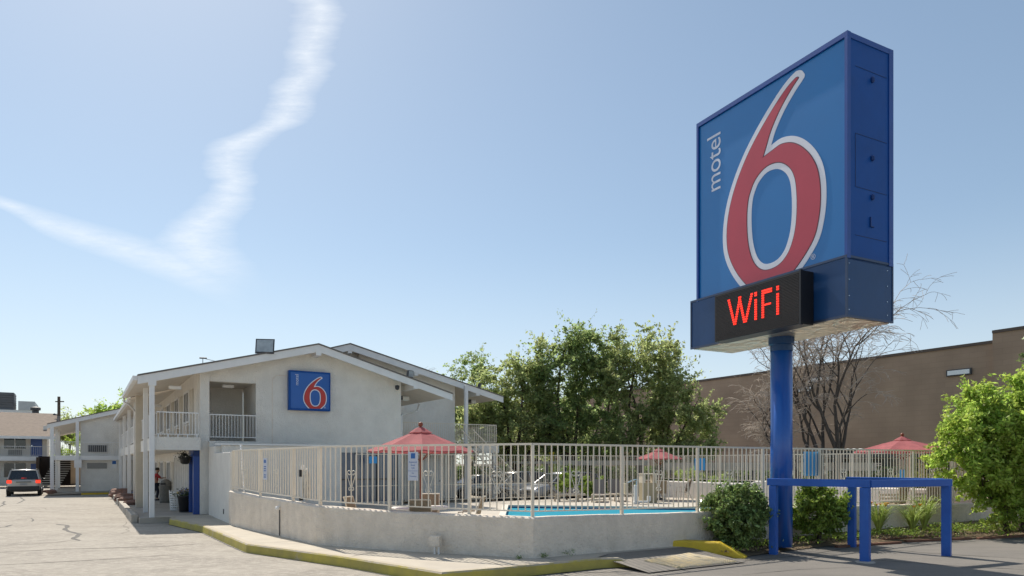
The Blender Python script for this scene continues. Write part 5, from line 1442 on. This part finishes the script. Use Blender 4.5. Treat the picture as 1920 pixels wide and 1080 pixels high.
# trees at far left
tree('leafy_tree', (-47.5, 82, 0), [(-1.0, 0, 6.0, 1.8, 2.0, 2.4), (1.0, 0, 6.7, 2.0, 2.2, 2.5), (3.2, 0, 6.3, 1.8, 2.2, 2.2)], [((1.5, 0), .3)], 130, 230, .30, 1.0, M_LF3, 'sunlit yellow green tree rising behind the side wing roof', seed=12, rr=.2)
tree('leafy_tree', (-53.0, 83, 0), [(0, 0, 5.6, 1.4, 2, 2.0)], [((0, 0), .2)], 30, 200, .26, .9, M_LF2, 'small pale green tree just left of the larger tree over the side wing roof', seed=13, rr=.2)
tree('green_tree', (-49.5, 78, 0), [(0, 0, 2.6, 2.2, 2, 2.4)], [((0, 0), .15)], 30, 200, .2, .8, M_LF3, 'green tree glimpsed through the side wing walkway', seed=14)
tree('conifer', (29, 38, 0), [(0, 0, 4.0, 1.5, 1.5, 4.2), (0, 0, 6.2, .9, .9, 2.4)], [((0, 0), .2)], 90, 260, .16, .6, M_LF4, 'dark conifer at the right edge behind the light green bush', seed=15)
# bushes in the bed
tree('big_shrub', (14.9, 20.9, 0), [(.2, 0, 2.9, 1.6, 1.4, 1.65), (-.95, 0, 2.55, 1.25, 1.1, 1.45), (1.3, 0, 3.2, 1.4, 1.3, 1.5), (-.75, -.2, 3.5, .8, .8, .9), (.1, -.3, 1.2, 1.35, 1.0, 1.15), (-.9, -.2, 1.3, .8, .8, .7), (1.7, 0, 1.6, 1.5, 1.2, 1.5), (-.2, -.5, .55, 1.1, .6, .5), (1.3, -.4, .6, 1.2, .7, .6)], [((0, 0), .10), ((.5, .1), .08)], 430, 190, .135, .36, M_LF3, 'big light green maple-leaved bush at the right edge', 'bush', seed=21, rr=.22, asp=.5)
tree('round_bush', (5.55, 17.15, -.05), [(0, 0, .82, .78, .72, .66), (-.05, -.1, .5, .62, .55, .5)], [((0, 0), .05), ((.15, .05), .04)], 170, 150, .095, .15, M_LF4, 'rounded dark green bush at the end of the yellow kerb, left of the blue pole', 'bush', seed=22, rr=.3, asp=.5, shell=.3)
tree('round_bush', (8.15, 18.5, -.05), [(0, 0, .70, .72, .6, .62), (-.1, 0, 1.15, .42, .4, .36), (.4, 0, .75, .4, .4, .4)], [((0, 0), .05)], 110, 150, .10, .16, M_LF5, 'yellow-green topped bush between the blue pole and the blue rail posts', 'bush', seed=23, rr=.3, asp=.5, shell=.3)
tree('shrub', (2.75, 35.0, DZ), [(0, 0, .9, .5, .4, .75), (1.3, .1, .6, .6, .4, .5)], [((0, 0), .04)], 50, 150, .10, .2, M_LF5, 'yellow-green shrub beyond the far fence between the loungers', 'bush', seed=24, rr=.3)
tree('shrub', (9.5, 37.5, .4), [(0, 0, .8, .9, .5, .5), (1.6, -.6, .7, .6, .4, .4)], [((0, 0), .04)], 36, 140, .10, .2, M_LF3, 'yellow flowering shrub showing over the white side wall', 'bush', seed=25, rr=.3)
tree('shrub', (18.8, 31, .2), [(-.9, 0, .9, 1.0, .6, .6), (.9, .3, .9, 1.0, .6, .6)], [((0, 0), .05)], 60, 140, .11, .25, mat('leaf_pale_yellow', (.34, .33, .06), .6, island=.4, trans=.4), 'yellow flowering shrub behind the side fence right of the blue panel', 'bush', seed=26, rr=.3)
# day lilies: arching blades
def lily(x, y, h_, n_, lab, seed, fl):
    rnd = random.Random(seed); t = thing('day_lily', lab, 'plant', (x, y, -.05), 0, 'day lilies along the wall')
    mb = MB()
    for k in range(n_):
        a_ = rnd.uniform(0, 2 * PI); l_ = h_ * rnd.uniform(.6, 1.25); w_ = rnd.uniform(.012, .022); o_ = rnd.uniform(.35, 1.15)
        dx, dy = math.cos(a_), math.sin(a_); px_, py_ = -dy * w_, dx * w_; b = len(mb.v)
        for j in range(5):
            s_ = j / 4; r_ = o_ * l_ * s_ ** 1.3; z = l_ * (math.sin(s_ * PI * .62)) * .95; ww = 1 - s_ * .9
            mb.v += [(dx * r_ - px_ * ww, dy * r_ - py_ * ww, z), (dx * r_ + px_ * ww, dy * r_ + py_ * ww, z)]
        for j in range(4): mb.f.append((b + 2 * j, b + 2 * j + 1, b + 2 * j + 3, b + 2 * j + 2))
    mb.build('foliage', mat('lily_blade', (.40, .50, .12), .5, .3, 3, island=.4, trans=.35), t)
    for i in range(fl):
        a_ = rnd.uniform(0, 2 * PI); px_, py_, z = .3 * h_ * math.cos(a_), .2 * h_ * math.sin(a_), h_ * rnd.uniform(.95, 1.1)
        fm = MB().tube([(0, 0, 0), (px_ * .7, py_ * .7, z * .7), (px_, py_, z)], .006, 4)
        fm.build('stem', MATS['lily_blade'], t)
        q = MB().lathe([(.01, 0), (.03, .03), (.055, .06), (.065, .065)], (px_, py_, z), 7); q.build('flower', mat('lily_orange', (.75, .30, .02), .6, .2, 20), t)
lily(10.55, 19.95, .80, 190, 'day lily with orange flowers, left of the three clumps', 1, 6)
lily(11.75, 20.35, .72, 170, 'day lily with one orange flower, middle of the three clumps', 2, 2)
lily(12.6, 21.2, .95, 190, 'leafy day lily without flowers beside the right blue post', 3, 0)
# ground cover in the bed
rn = np.random.default_rng(3); Q = []
for k in range(150):
    s_ = rn.uniform(0, 1) ** .8; x = 4.9 + s_ * 12.5; yb = np.interp(x, [p[0] for p in bedf], [p[1] for p in bedf]); yt = 14.5 + (x - .446) * .617
    y = rn.uniform(yb + .1, max(yb + .2, yt - .1)); z = -.06
    r_ = rn.uniform(.05, .25); m_ = int(rn.uniform(10, 46)); Q.append(rn.normal(size=(m_, 3)) * (r_, r_, .05) + (x, y, z + .05))
Q.append(np.stack([rn.uniform(13.2, 16.5, 900), rn.uniform(20.6, 22.3, 900), rn.uniform(-.04, .12, 900)], 1))
o = leafcloud('weeds', np.concatenate(Q), .07, M_LF5, None, rn, .5); tag(o, 'low green weeds scattered over the flower bed', 'weeds', None, 'stuff')
rn = np.random.default_rng(5); n_ = 2600; xs = rn.uniform(4.9, 17, n_); yb = np.interp(xs, [p[0] for p in bedf], [p[1] for p in bedf])
P = np.stack([xs, yb + rn.gamma(1.2, .5, n_), np.full(n_, -.075) + .03 * rn.uniform(0, 1, n_)], 1)
o = leafcloud('leaf_litter', P, .06, mat('litter', (.26, .19, .11), .9, .4, 9, island=.5), None, rn, .7); tag(o, 'dry brown leaf litter on the flower bed', 'leaf litter', None, 'stuff')
n_ = 500; tt = rn.uniform(0, 1, n_); ip = [Vector(WALLP[i][:2]) for i in range(7)]
# little weeds at the foot of the low wall
for i, (px, py, s_) in enumerate(((1018, 1046, .05), (1064, 1042, .09), (973, 1048, .035))):
    x, y = GP(px, py, 0); P = rn.normal(size=(60, 3)) * (s_, s_ * .5, s_ * .6) + (0, 0, s_)
    o = leafcloud('weed_tuft', P, .04, M_LF4, None, rn, .5); o.location = (x, y - .02, 0); tag(o, ['tiny weed at the foot of the low wall, middle of three', 'largest weed tuft at the foot of the low wall', 'faint weed at the wall foot, left of the others'][i], 'weed', 'weeds at the wall foot')

# bare tree before the brown building
def bare_tree(name, loc, H, seed, lab, r0, stems, spread, tw):
    rnd = random.Random(seed); t = thing(name, lab, 'tree', loc, 0); mb = MB(); fine_ = MB(); cnt = [0]
    LL = [.19, .24, .23, .18, .12, .07, .05]; RR = [1, .55, .30, .155, .075, .045, .035]; TW = [.34, .46, .62, .75, .8, .85]
    def grow(p, d, lv, f_):
        n_ = 5; pts = [p]; q = Vector(p); dd = Vector(d); l_ = H * LL[lv] * f_ * rnd.uniform(.8, 1.2)
        for k in range(n_):
            dd = (dd + Vector((rnd.gauss(0, 1), rnd.gauss(0, 1), rnd.gauss(0, .6))) * (.055 if lv < 3 else .13) + Vector((0, 0, .045 if lv < 4 else -.07))).normalized()
            q = q + dd * l_ / n_; pts.append(q.copy())
        r_ = max(.0085, r0 * RR[lv]); r1 = max(.0075, r0 * RR[min(6, lv + 1)] * 1.15)
        tgt = mb if lv < 4 else fine_
        tgt.tube(pts, [r_ + (r1 - r_) * k / n_ for k in range(n_ + 1)], 7 if lv < 3 else (4 if lv < 4 else 3), False)
        if lv >= 6: return
        nb = (3, 3, 4, 4, 4, 3)[lv]
        for k in range(nb):
            j = n_ if k < 2 else rnd.randint(2, n_ - 1)
            side = Vector((rnd.gauss(0, 1), rnd.gauss(0, .8), rnd.gauss(0, .3))).normalized()
            grow(pts[j], (dd + side * (TW[lv] * (.55 if k == 0 else 1.0))).normalized(), lv + 1, f_ * (1 if k < 2 else .85))
    for (bx, dx, dy, f_) in stems:
        grow(Vector((bx, 0, -.1)), Vector((dx, dy, 1)).normalized(), 0, f_)
    mb.build('trunk', M_BARKD, t, True)
    fine_.build('twigs', mat('twig', (.48, .40, .33), .9, .3, 3), t)  # light tan puts the backlight on the fine twigs into their colour
    return t
bare_tree('bare_tree', (17.3, 38, 0), 12.0, 7, 'leafless tree with fine drooping twigs before the brown building',   .22, [(-.22, -.10, 0, 1.0), (.28, .10, .05, 1.0), (-.2, -.95, .1, .62)], .285, .50)
bare_tree('bare_tree', (-9.0, 62, 0), 11, 19, 'thin leafless tree behind the ridge of the rear motel roof', .16, [(0, -.15, 0, 1), (.3, .25, 0, .9)], .27, .7)

# ================================================================= ACROSS THE STREET
bb = thing('brown_store', 'huge windowless brown block building behind the bare tree and the trees', 'building', (0, 0, 0), 0)
u_dir = Vector((-.617, 1.0)).normalized(); n_dir = Vector((u_dir.y, -u_dir.x))
def brick():
    m = bpy.data.materials.new('brown_block'); m.use_nodes = True; t = m.node_tree; n = t.nodes; l = t.links; p = n['Principled BSDF']; p.inputs['Roughness'].default_value = .9
    co = n.new('ShaderNodeTexCoord'); sp = n.new('ShaderNodeSeparateXYZ'); l.new(co.outputs['Object'], sp.inputs[0]); cb = n.new('ShaderNodeCombineXYZ')
    l.new(sp.outputs[1], cb.inputs[0]); l.new(sp.outputs[2], cb.inputs[1])
    b = n.new('ShaderNodeTexBrick'); b.inputs['Scale'].default_value = 1.0; b.inputs['Brick Width'].default_value = 1.2; b.inputs['Row Height'].default_value = .42; b.inputs['Mortar Size'].default_value = .015
    b.inputs['Color1'].default_value = (.37, .262, .188, 1); b.inputs['Color2'].default_value = (.35, .246, .177, 1); b.inputs['Mortar'].default_value = (.315, .22, .158, 1)
    l.new(cb.outputs[0], b.inputs[0])
    nz = n.new('ShaderNodeTexNoise'); nz.inputs['Scale'].default_value = .25; nz.inputs['Detail'].default_value = 5; l.new(co.outputs['Object'], nz.inputs[0])
    mr_ = n.new('ShaderNodeMapRange'); mr_.inputs[1].default_value = .3; mr_.inputs[2].default_value = .7; mr_.inputs[3].default_value = .82; mr_.inputs[4].default_value = 1.15; l.new(nz.outputs[0], mr_.inputs[0])
    mx_ = n.new('ShaderNodeMix'); mx_.data_type = 'RGBA'; mx_.blend_type = 'MULTIPLY'; mx_.inputs['Factor'].default_value = 1
    l.new(b.outputs[0], mx_.inputs['A']); l.new(mr_.outputs[0], mx_.inputs['B']); l.new(mx_.outputs['Result'], p.inputs['Base Color']); return m
B0 = Vector((36.9, 51.0)); LB = 76
bb.location = (B0.x, B0.y, 0); bb.rotation_euler = (0, 0, math.atan2(u_dir.y, u_dir.x) - PI / 2)
M_BR = brick()
# local: y runs away along the wall, -x faces the pool
MB().box(0, 40, 1.3, LB, -.2, 11.0).build('wall', M_BR, bb); MB().box(-.25, 40, -40, 1.29, -.2, 11.7).build('wall', M_BR, bb)
MB().box(-.10, 40, 1.35, LB, 11.003, 11.22).build('coping', mat('brown_coping', (.10, .07, .055), .6), bb); MB().box(-.35, 40, -40, 1.28, 11.703, 11.92).build('coping', MATS['brown_coping'], bb)
MB().box(-.06, -.002, 24, LB, 3.3, 3.42).build('ledge', mat('tan_ledge', (.30, .22, .16), .8), bb)
def wy(px):  # position along wall for a bearing
    k = (px - 960) / 1300; return (k * B0.y - B0.x) / (u_dir.x - k * u_dir.y)
for px, z, l_ in ((1799, 8.6, 1.6), (1540, 8.9, 2.4), (1511, 8.9, 1.3)):
    y = wy(px); zz = 2 + (868 - (698 if px > 1700 else (711 if px == 1540 else 730))) / 1300 * (B0.y + y * u_dir.y)
    f_ = MB().box(-.16, -.003, y - l_ / 2 - .12, y + l_ / 2 + .12, zz - .26, zz + .24).build('window', M_GREYD, bb); MB().box(-.20, -.163, y - l_ / 2, y + l_ / 2, zz - .18, zz + .16).build('pane', mat('bright_pane', (.80, .82, .84), .25, .02, 1), f_)
# beige parapet, hedge and lot beyond the pool fence
pr = thing('beige_parapet', 'long beige parapet on dark posts crossing behind the side fence', 'barrier', (0, 0, 0))
for i, ((x0, y0), (x1, y1), z0, z1) in enumerate((((3.0, 44.2), (8.6, 43.6), 1.85, 2.15), ((9.2, 42.2), (20.5, 39.0), 1.56, 2.02), ((-.5, 45), (2.9, 44.3), 1.95, 2.1))):
    l_ = math.hypot(x1 - x0, y1 - y0); d = ((x1 - x0) / l_, (y1 - y0) / l_)
    MB().obox(((x0 + x1) / 2, (y0 + y1) / 2), d, l_ / 2, .12, z0, z1).build('beam', mat('beige_beam', (.52, .46, .36), .8, .1, 2), pr)
    for k in range(int(l_ / 2.4) + 1): MB().obox((x0 + d[0] * (k * 2.4 + .4), y0 + d[1] * (k * 2.4 + .4)), d, .09, .09, -.1, z0 - .003).build('post', M_GREYD, pr)
rn = np.random.default_rng(31); n_ = 26000
xs = rn.uniform(-6, 24, n_); P = np.stack([xs, 49 - xs * .28 + rn.normal(size=n_) * .5, rn.uniform(-.1, 1, n_) ** .8 * 1.75], 1)
P = P[~np.isnan(P).any(1)]
o = leafcloud('hedge', P, .22, M_LF4, None, rn, .6); tag(o, 'dark hedge mass behind the parked cars and parapet', 'hedge', None, 'stuff')
gr = MB().add([(x, y, GZ + .03) for x, y in ((8, 47), (20, 38.5), (34, 36), (38, 46), (16, 60))], [(0, 1, 2, 3, 4)]).build('lawn', mat('lawn', (.13, .19, .05), .9, .35, 2, .8, 30)); struct(gr)
cp = thing('carport', 'low dark carport with a scalloped white roof edge behind the side fence', 'carport', (22.5, 42.5, 0), R(8))
MB().box(-3.2, 10, 0, 6, 2.35, 2.75).build('roof', M_GREYD, cp)
mb = MB()
for k in range(20): mb.lathe([(.03, -.05), (.2, -.03), (.2, .03), (.03, .06)], (-3.0 + k * .42, -.1, 2.82), 8)
mb.build('scalloped_edge', M_WHITE, cp)
for x in (-3, .5, 4, 7.5): MB().box(x, x + .15, .1, .25, 0, 2.35).build('post', M_GREYD, cp)
MB().box(-2.5, 9.5, 5.2, 5.5, 0, 2.3).build('back_wall', mat('carport_back', (.10, .085, .075), .9), cp)
t = thing('hydrant_post', 'yellow marker post beyond the far fence among the tree trunks', 'post', (2.55, 44.5, 0))
MB().tube([(0, 0, 0), (0, 0, 2.6)], .13, 10).build('tube', M_YEL, t); MB().lathe([(.2, 0), (.2, .06), (.05, .12)], (0, 0, 2.6), 10).build('cap', M_YEL, t)
t = thing('orange_bollard', 'orange bollard beyond the side fence beside the blue panel', 'bollard', (19.4, 41, 0))
MB().tube([(0, 0, 0), (0, 0, 1.9)], .22, 10).build('tube', mat('faded_orange', (.45, .20, .08), .7), t); MB().lathe([(.22, 0), (.16, .12), (.02, .18)], (0, 0, 1.9), 10).build('cap', MATS['faded_orange'], t)
# ================================================================= VEHICLES
M_TYRE = mat('tyre', (.018, .018, .018), .85)
M_RIM = mat('wheel_rim', (.45, .45, .46), .35, .1, 3, metal=.7)
M_REDL = mat('tail_red', (.45, .02, .012), .25, .05, 3)
M_REDON = mat('brake_lamp', (.7, .05, .02), .3, emit=(1, .045, .015), es=.5)
M_HEAD = mat('headlight', (.70, .72, .74), .15, .05, 3)
def loft(mb, secs):
    n_ = len(secs[0]); b = len(mb.v)
    for s_ in secs: mb.v += s_
    for i in range(len(secs) - 1):
        for k in range(n_): mb.f.append((b + i * n_ + k, b + i * n_ + (k + 1) % n_, b + (i + 1) * n_ + (k + 1) % n_, b + (i + 1) * n_ + k))
    mb.f.append(tuple(b + k for k in range(n_))[::-1]); mb.f.append(tuple(b + (len(secs) - 1) * n_ + k for k in range(n_)))
    return mb
def car(name, lab, cat, loc, rz, paint, prof, cab, group=None, wl=1.35, wr=.33, minivan=False, brake=False):
    """prof: [(x, z_low, z_top, half width)], cab: [(x, z_base, z_top, hw_base, hw_top)]; x forward"""
    t = thing(name, lab, cat, loc, rz, group)
    secs = []
    for x, z0, z1, hw in prof:
        zm = z0 + (z1 - z0) * .55
        secs.append([(x, -hw * .90, z0), (x, -hw, z0 + .12), (x, -hw, zm), (x, -hw * .94, z1 - .05), (x, -hw * .80, z1), (x, hw * .80, z1), (x, hw * .94, z1 - .05), (x, hw, zm), (x, hw, z0 + .12), (x, hw * .90, z0)])
    b = loft(MB(), secs).build('body', paint, t, True)
    md = b.modifiers.new('s', 'SUBSURF'); md.levels = 2; md.render_levels = 2
    # glasshouse
    g = loft(MB(), [[(x, -hb, z0), (x, -(hb + ht) / 2 - .015, (z0 + z1) / 2), (x, -ht, z1), (x, ht, z1), (x, (hb + ht) / 2 + .015, (z0 + z1) / 2), (x, hb, z0)] for x, z0, z1, hb, ht in cab]).build('window_glass', M_DGLASS, t)
    top = [c_ for c_ in cab if c_[2] > max(q[2] for q in cab) - .12]
    rf_ = loft(MB(), [[(x, -ht - .02, z1 - .03), (x, -ht * .9, z1 + .02), (x, 0, z1 + .05), (x, ht * .9, z1 + .02), (x, ht + .02, z1 - .03)] for x, z0, z1, hb, ht in top]).build('roof_panel', paint, t, True)
    xs = [cab[0], top[0], top[-1], cab[-1]]
    for s_ in (-1, 1):
        MB().tube([(cab[0][0], s_ * (cab[0][3] + .0), cab[0][1]), (top[0][0], s_ * (top[0][4] + .0), top[0][2])], .038, 5).build('pillar', paint, t)
        MB().tube([(cab[-1][0], s_ * cab[-1][3], cab[-1][1]), (top[-1][0], s_ * top[-1][4], top[-1][2])], .05, 5).build('pillar', paint, t)
        for f_ in ((.38, .68) if minivan else (.48,)):
            x = top[0][0] + (top[-1][0] - top[0][0]) * f_; c_ = top[0]
            MB().tube([(x, s_ * (c_[3] + .005), c_[1]), (x, s_ * (c_[4] + .005), c_[2])], .04, 5).build('pillar', paint, t)
    pass
    L0_, L1_ = prof[0][0], prof[-1][0]; HW = max(p[3] for p in prof)
    for x in (wl, -wl):
        for s_ in (-1, 1):
            w_ = MB().tube([(x, s_ * (HW - .22), wr), (x, s_ * (HW + .01), wr)], wr, 22).build('wheel', M_TYRE, t)
            MB().tube([(x, s_ * (HW + .011), wr), (x, s_ * (HW + .03), wr)], wr * .62, 14).build('rim', M_RIM, w_)
            q = MB(); q.v = []; 
            for k in range(13):
                a_ = PI * k / 12; q.v += [(x + (wr + .03) * math.cos(a_), s_ * (HW + .004), wr + (wr + .03) * math.sin(a_)), (x + (wr + .10) * math.cos(a_), s_ * (HW + .004), wr + (wr + .09) * math.sin(a_))]
            for k in range(12): q.f.append((2 * k, 2 * k + 1, 2 * k + 3, 2 * k + 2))
            q.build('wheel_arch', M_GREYD, w_)
    for s_ in (-1, 1):
        MB().box(L1_ - .42, L1_ - .015, min(s_ * .48, s_ * (HW - .09)), max(s_ * .48, s_ * (HW - .09)), .60, .74).build('headlight', M_HEAD, t, bevel=.04)
        if minivan:
            a0, a1 = sorted((s_ * (HW - .31), s_ * (HW - .03)))
            MB().box(L0_ - .035, L0_ + .10, a0, a1, .86, 1.07).build('tail_lamp', M_REDON if brake else M_REDL, t, bevel=.03)
        else:
            a0, a1 = sorted((s_ * (HW - .40), s_ * (HW - .06))); MB().box(L0_ - .01, L0_ + .2, a0, a1, .66, .82).build('tail_lamp', M_REDL, t, bevel=.03)
        MB().box(cab[0][0] - .30 if not minivan else 1.05, cab[0][0] - .14 if not minivan else 1.2, *sorted((s_ * (HW), s_ * (HW + .17))), .98, 1.12).build('mirror', paint if not minivan else M_BLACK, t, bevel=.03)
    MB().box(L1_ - .10, L1_ + .02, -HW + .22, HW - .22, .28, .44).build('front_bumper', M_GREYD, t, bevel=.03)
    MB().box(L1_ - .1, L1_ - .0, -.42, .42, .56, .72).build('grille', M_BLACK, t, bevel=.02)
    return t
M_SILV = mat('silver_paint', (.58, .57, .55), .3, .05, 1, metal=.15, coat=.8)
M_GOLDS = mat('champagne_paint', (.42, .40, .37), .3, .05, 1, metal=.2, coat=.8)
M_GREYP = mat('grey_paint', (.22, .24, .28), .3, .05, 1, metal=.2, coat=.8)
sedan_p = [(-2.35, .42, .80, .70), (-2.28, .30, .96, .82), (-1.7, .24, 1.02, .89), (-.6, .20, .98, .90), (.8, .20, .97, .90), (1.5, .24, .90, .88), (2.1, .28, .76, .82), (2.32, .36, .62, .66)]
sedan_c = [(1.05, .95, .96, .80, .78), (.30, .95, 1.40, .82, .60), (-.2, .95, 1.45, .82, .60), (-.9, .97, 1.40, .82, .59), (-1.65, 1.0, 1.04, .78, .72)]
suv_p = [(-2.3, .45, .95, .74), (-2.24, .34, 1.10, .84), (-1.6, .28, 1.12, .90), (0, .26, 1.10, .91), (1.0, .28, 1.09, .91), (1.7, .32, 1.02, .88), (2.2, .36, .86, .82), (2.36, .42, .70, .68)]
suv_c = [(1.25, 1.06, 1.08, .82, .80), (.55, 1.06, 1.58, .84, .66), (0, 1.06, 1.68, .84, .66), (-1.5, 1.08, 1.66, .84, .66), (-2.05, 1.08, 1.58, .83, .64), (-2.2, 1.10, 1.12, .81, .78)]
hd_ = TH + PI
x, y = W(18.6 + 2.4, 3.4); car('parked_car', 'grey sport utility car parked nose left beyond the far fence, nearest of the three', 'car', (x, y, GZ), hd_, M_GREYP, suv_p, suv_c, 'cars parked behind the pool')
x, y = W(17.3 + 2.3, 6.3); car('parked_car', 'bright silver car with sun glare on its windshield, middle of the three', 'car', (x, y, GZ), hd_ + R(4), M_SILV, suv_p, suv_c, 'cars parked behind the pool')
x, y = W(16.4 + 2.3, 9.3); car('parked_car', 'silver sedan parked nose left beside the motel stair, farthest of the three', 'car', (x, y, GZ), hd_, M_SILV, sedan_p, sedan_c, 'cars parked behind the pool')
x, y = W(25, 22); car('parked_car', 'pale car far back under the trees, above the hoods of the nearer cars', 'car', (x, y, GZ), hd_ + R(10), M_SILV, suv_p, suv_c)
# minivan seen from behind
van_p = [(-2.40, .40, 1.05, .80), (-2.38, .30, 1.14, .90), (-1.6, .24, 1.14, .955), (0, .22, 1.12, .96), (1.2, .24, 1.10, .95), (1.9, .28, .98, .90), (2.3, .34, .82, .80), (2.42, .42, .70, .68)]
van_c = [(1.85, 1.04, 1.06, .84, .82), (.85, 1.08, 1.58, .90, .74), (.3, 1.08, 1.72, .90, .72), (-1.6, 1.10, 1.74, .90, .72), (-2.12, 1.10, 1.70, .89, .71), (-2.34, 1.12, 1.14, .86, .84)]
vx, vy = -33.75, 48.1
va_ = math.atan2(va[1], va[0]) + R(1)
van = car('minivan', 'pale gold minivan with lit brake lamps driving away at the left', 'minivan', (vx, vy, GZ), va_, M_GOLDS, van_p, van_c, None, 1.55, .33, True, True)
MB().box(-2.47, -2.36, -.88, .88, .36, .66).build('rear_bumper', M_BLACK, van, bevel=.04)
MB().box(-2.445, -2.41, -.42, .42, .92, .97).build('tailgate_trim', M_BLACK, van)
MB().box(-2.435, -2.41, -.19, .19, .74, .87).build('number_plate', mat('plate', (.30, .31, .32), .5), van)
MB().box(-2.32, -2.26, -.14, .14, 1.13, 1.21).build('high_brake_lamp', M_REDON, van)
MB().box(-2.18, -2.05, -.66, .66, 1.705, 1.755).build('roof_edge_highlight', mat('roof_highlight_white', (.7, .7, .68), .3), van)  # white strip paints the highlight along the rear roof edge
MB().tube([(-1.7, -.66, 1.80), (.3, -.66, 1.79)], .02, 5).tube([(-1.7, .66, 1.80), (.3, .66, 1.79)], .02, 5).build('roof_rack', M_CHROME, van)
MB().tube([(-2.36, .1, 1.16), (-2.30, -.3, 1.25)], .012, 4).build('wiper', M_BLACK, van)

# ================================================================= PERSON
def skin_fig(name, verts, edges, radii, m, parent, lev=2, root=0):
    me = bpy.data.meshes.new(name); me.from_pydata(verts, edges, []); me.update(); me.materials.append(m)
    o = bpy.data.objects.new(name, me); C.objects.link(o); o.parent = parent
    md = o.modifiers.new('skin', 'SKIN'); md.use_smooth_shade = True
    for i, r_ in enumerate(radii):
        r_ = r_ if isinstance(r_, tuple) else (r_, r_)
        me.skin_vertices[0].data[i].radius = r_
    me.skin_vertices[0].data[root].use_root = True
    sb = o.modifiers.new('sub', 'SUBSURF'); sb.levels = lev; sb.render_levels = lev
    return o
M_SKIN = mat('skin', (.36, .20, .13), .55, .05, 5)
px_, py_ = W(1.12, 12.7)
pe = thing('person', 'person in red shirt and dark trousers reaching toward a door under the motel walk', 'person', (px_, py_, 0), TH - R(90))
# local: -y... faces +y toward the doors (local +y = +u)
V_ = [(0, 0, .92), (0, .02, 1.12), (0, .05, 1.32), (0, .06, 1.43), (0, .09, 1.50), (0, .10, 1.60), (0, .105, 1.66),
      (.17, .05, 1.38), (.22, .22, 1.18), (.20, .38, 1.20), (.20, .44, 1.21),
      (-.17, .04, 1.38), (-.23, .02, 1.10), (-.21, .12, .88), (-.21, .14, .82),
      (.09, .02, .86), (.11, .10, .48), (.11, .05, .09), (.11, .17, .04),
      (-.09, -.02, .86), (-.11, -.06, .48), (-.11, -.16, .10), (-.11, -.04, .04)]
E_ = [(0, 1), (1, 2), (2, 3), (3, 4), (4, 5), (5, 6), (2, 7), (7, 8), (8, 9), (9, 10), (2, 11), (11, 12), (12, 13), (13, 14), (0, 15), (15, 16), (16, 17), (17, 18), (0, 19), (19, 20), (20, 21), (21, 22)]
R_ = [(.14, .10), (.13, .095), (.15, .10), (.06, .055), (.052, .05), (.085, .098), (.07, .085), (.06, .055), (.042, .042), (.03, .028), (.03, .022), (.06, .055), (.042, .042), (.03, .028), (.03, .022), (.085, .085), (.058, .055), (.038, .038), (.035, .028), (.085, .085), (.058, .055), (.038, .038), (.035, .028)]
skin_fig('body', V_, E_, R_, M_SKIN, pe)
sh = [0, 1, 2, 3, 7, 8, 11, 12]; mp_ = {a_: i for i, a_ in enumerate(sh)}
skin_fig('shirt', [V_[i] for i in sh], [(mp_[a_], mp_[b_]) for a_, b_ in E_ if a_ in mp_ and b_ in mp_], [(.175, .13), (.16, .12), (.175, .125), (.065, .06), (.08, .075), (.062, .06), (.08, .075), (.062, .06)], mat('red_shirt', (.38, .025, .03), .8, .2, 8), pe)
tr_ = [0, 15, 16, 17, 19, 20, 21]; mp_ = {a_: i for i, a_ in enumerate(tr_)}
skin_fig('trousers', [(V_[i][0], V_[i][1], V_[i][2] + (.03 if i in (17, 21) else 0)) for i in tr_], [(mp_[a_], mp_[b_]) for a_, b_ in E_ if a_ in mp_ and b_ in mp_], [(.16, .12), (.105, .105), (.08, .078), (.062, .062), (.105, .105), (.08, .078), (.062, .062)], mat('dark_trousers', (.012, .014, .025), .85), pe)
MB().lathe([(.02, .10), (.07, .085), (.094, .04), (.098, -.02), (.085, -.05)], (0, .085, 1.66), 14, .92, 1.05).build('hair', mat('dark_hair', (.02, .014, .01), .8), pe, True)
for s_ in (-.11, .11):
    y0 = .10 if s_ > 0 else -.11
    MB().lathe([(.05, 0), (.055, .03), (.04, .08), (.02, .1)], (s_, y0, 0), 10, .85, 2.3).build('shoe', M_BLACK, pe, True)
fg = MB()
for k in range(4): fg.tube([(.175 + .016 * k, .45, 1.215), (.172 + .018 * k, .495, 1.212), (.172 + .018 * k, .53 - .01 * abs(k - 1.5), 1.202)], .0085, 5)
fg.tube([(.175, .42, 1.21), (.15, .45, 1.225), (.145, .475, 1.23)], .01, 5)
fg.tube([(-.21, .135, .80), (-.205, .14, .76), (-.20, .14, .73)], .009, 5).tube([(-.225, .14, .80), (-.228, .145, .75), (-.225, .145, .715)], .009, 5).tube([(-.21, .15, .80), (-.21, .16, .75), (-.208, .16, .725)], .009, 5)
fg.build('fingers', M_SKIN, pe)
nf = MB().lathe([(.004, -.02), (.014, -.005), (.012, .015), (.004, .025)], (0, .20, 1.60), 8); nf.build('nose', M_SKIN, pe, True)
for s_ in (-.032, .032): MB().lathe([(.004, -.008), (.011, 0), (.004, .008)], (s_, .185, 1.635), 8).build('eye', M_BLACK, pe)
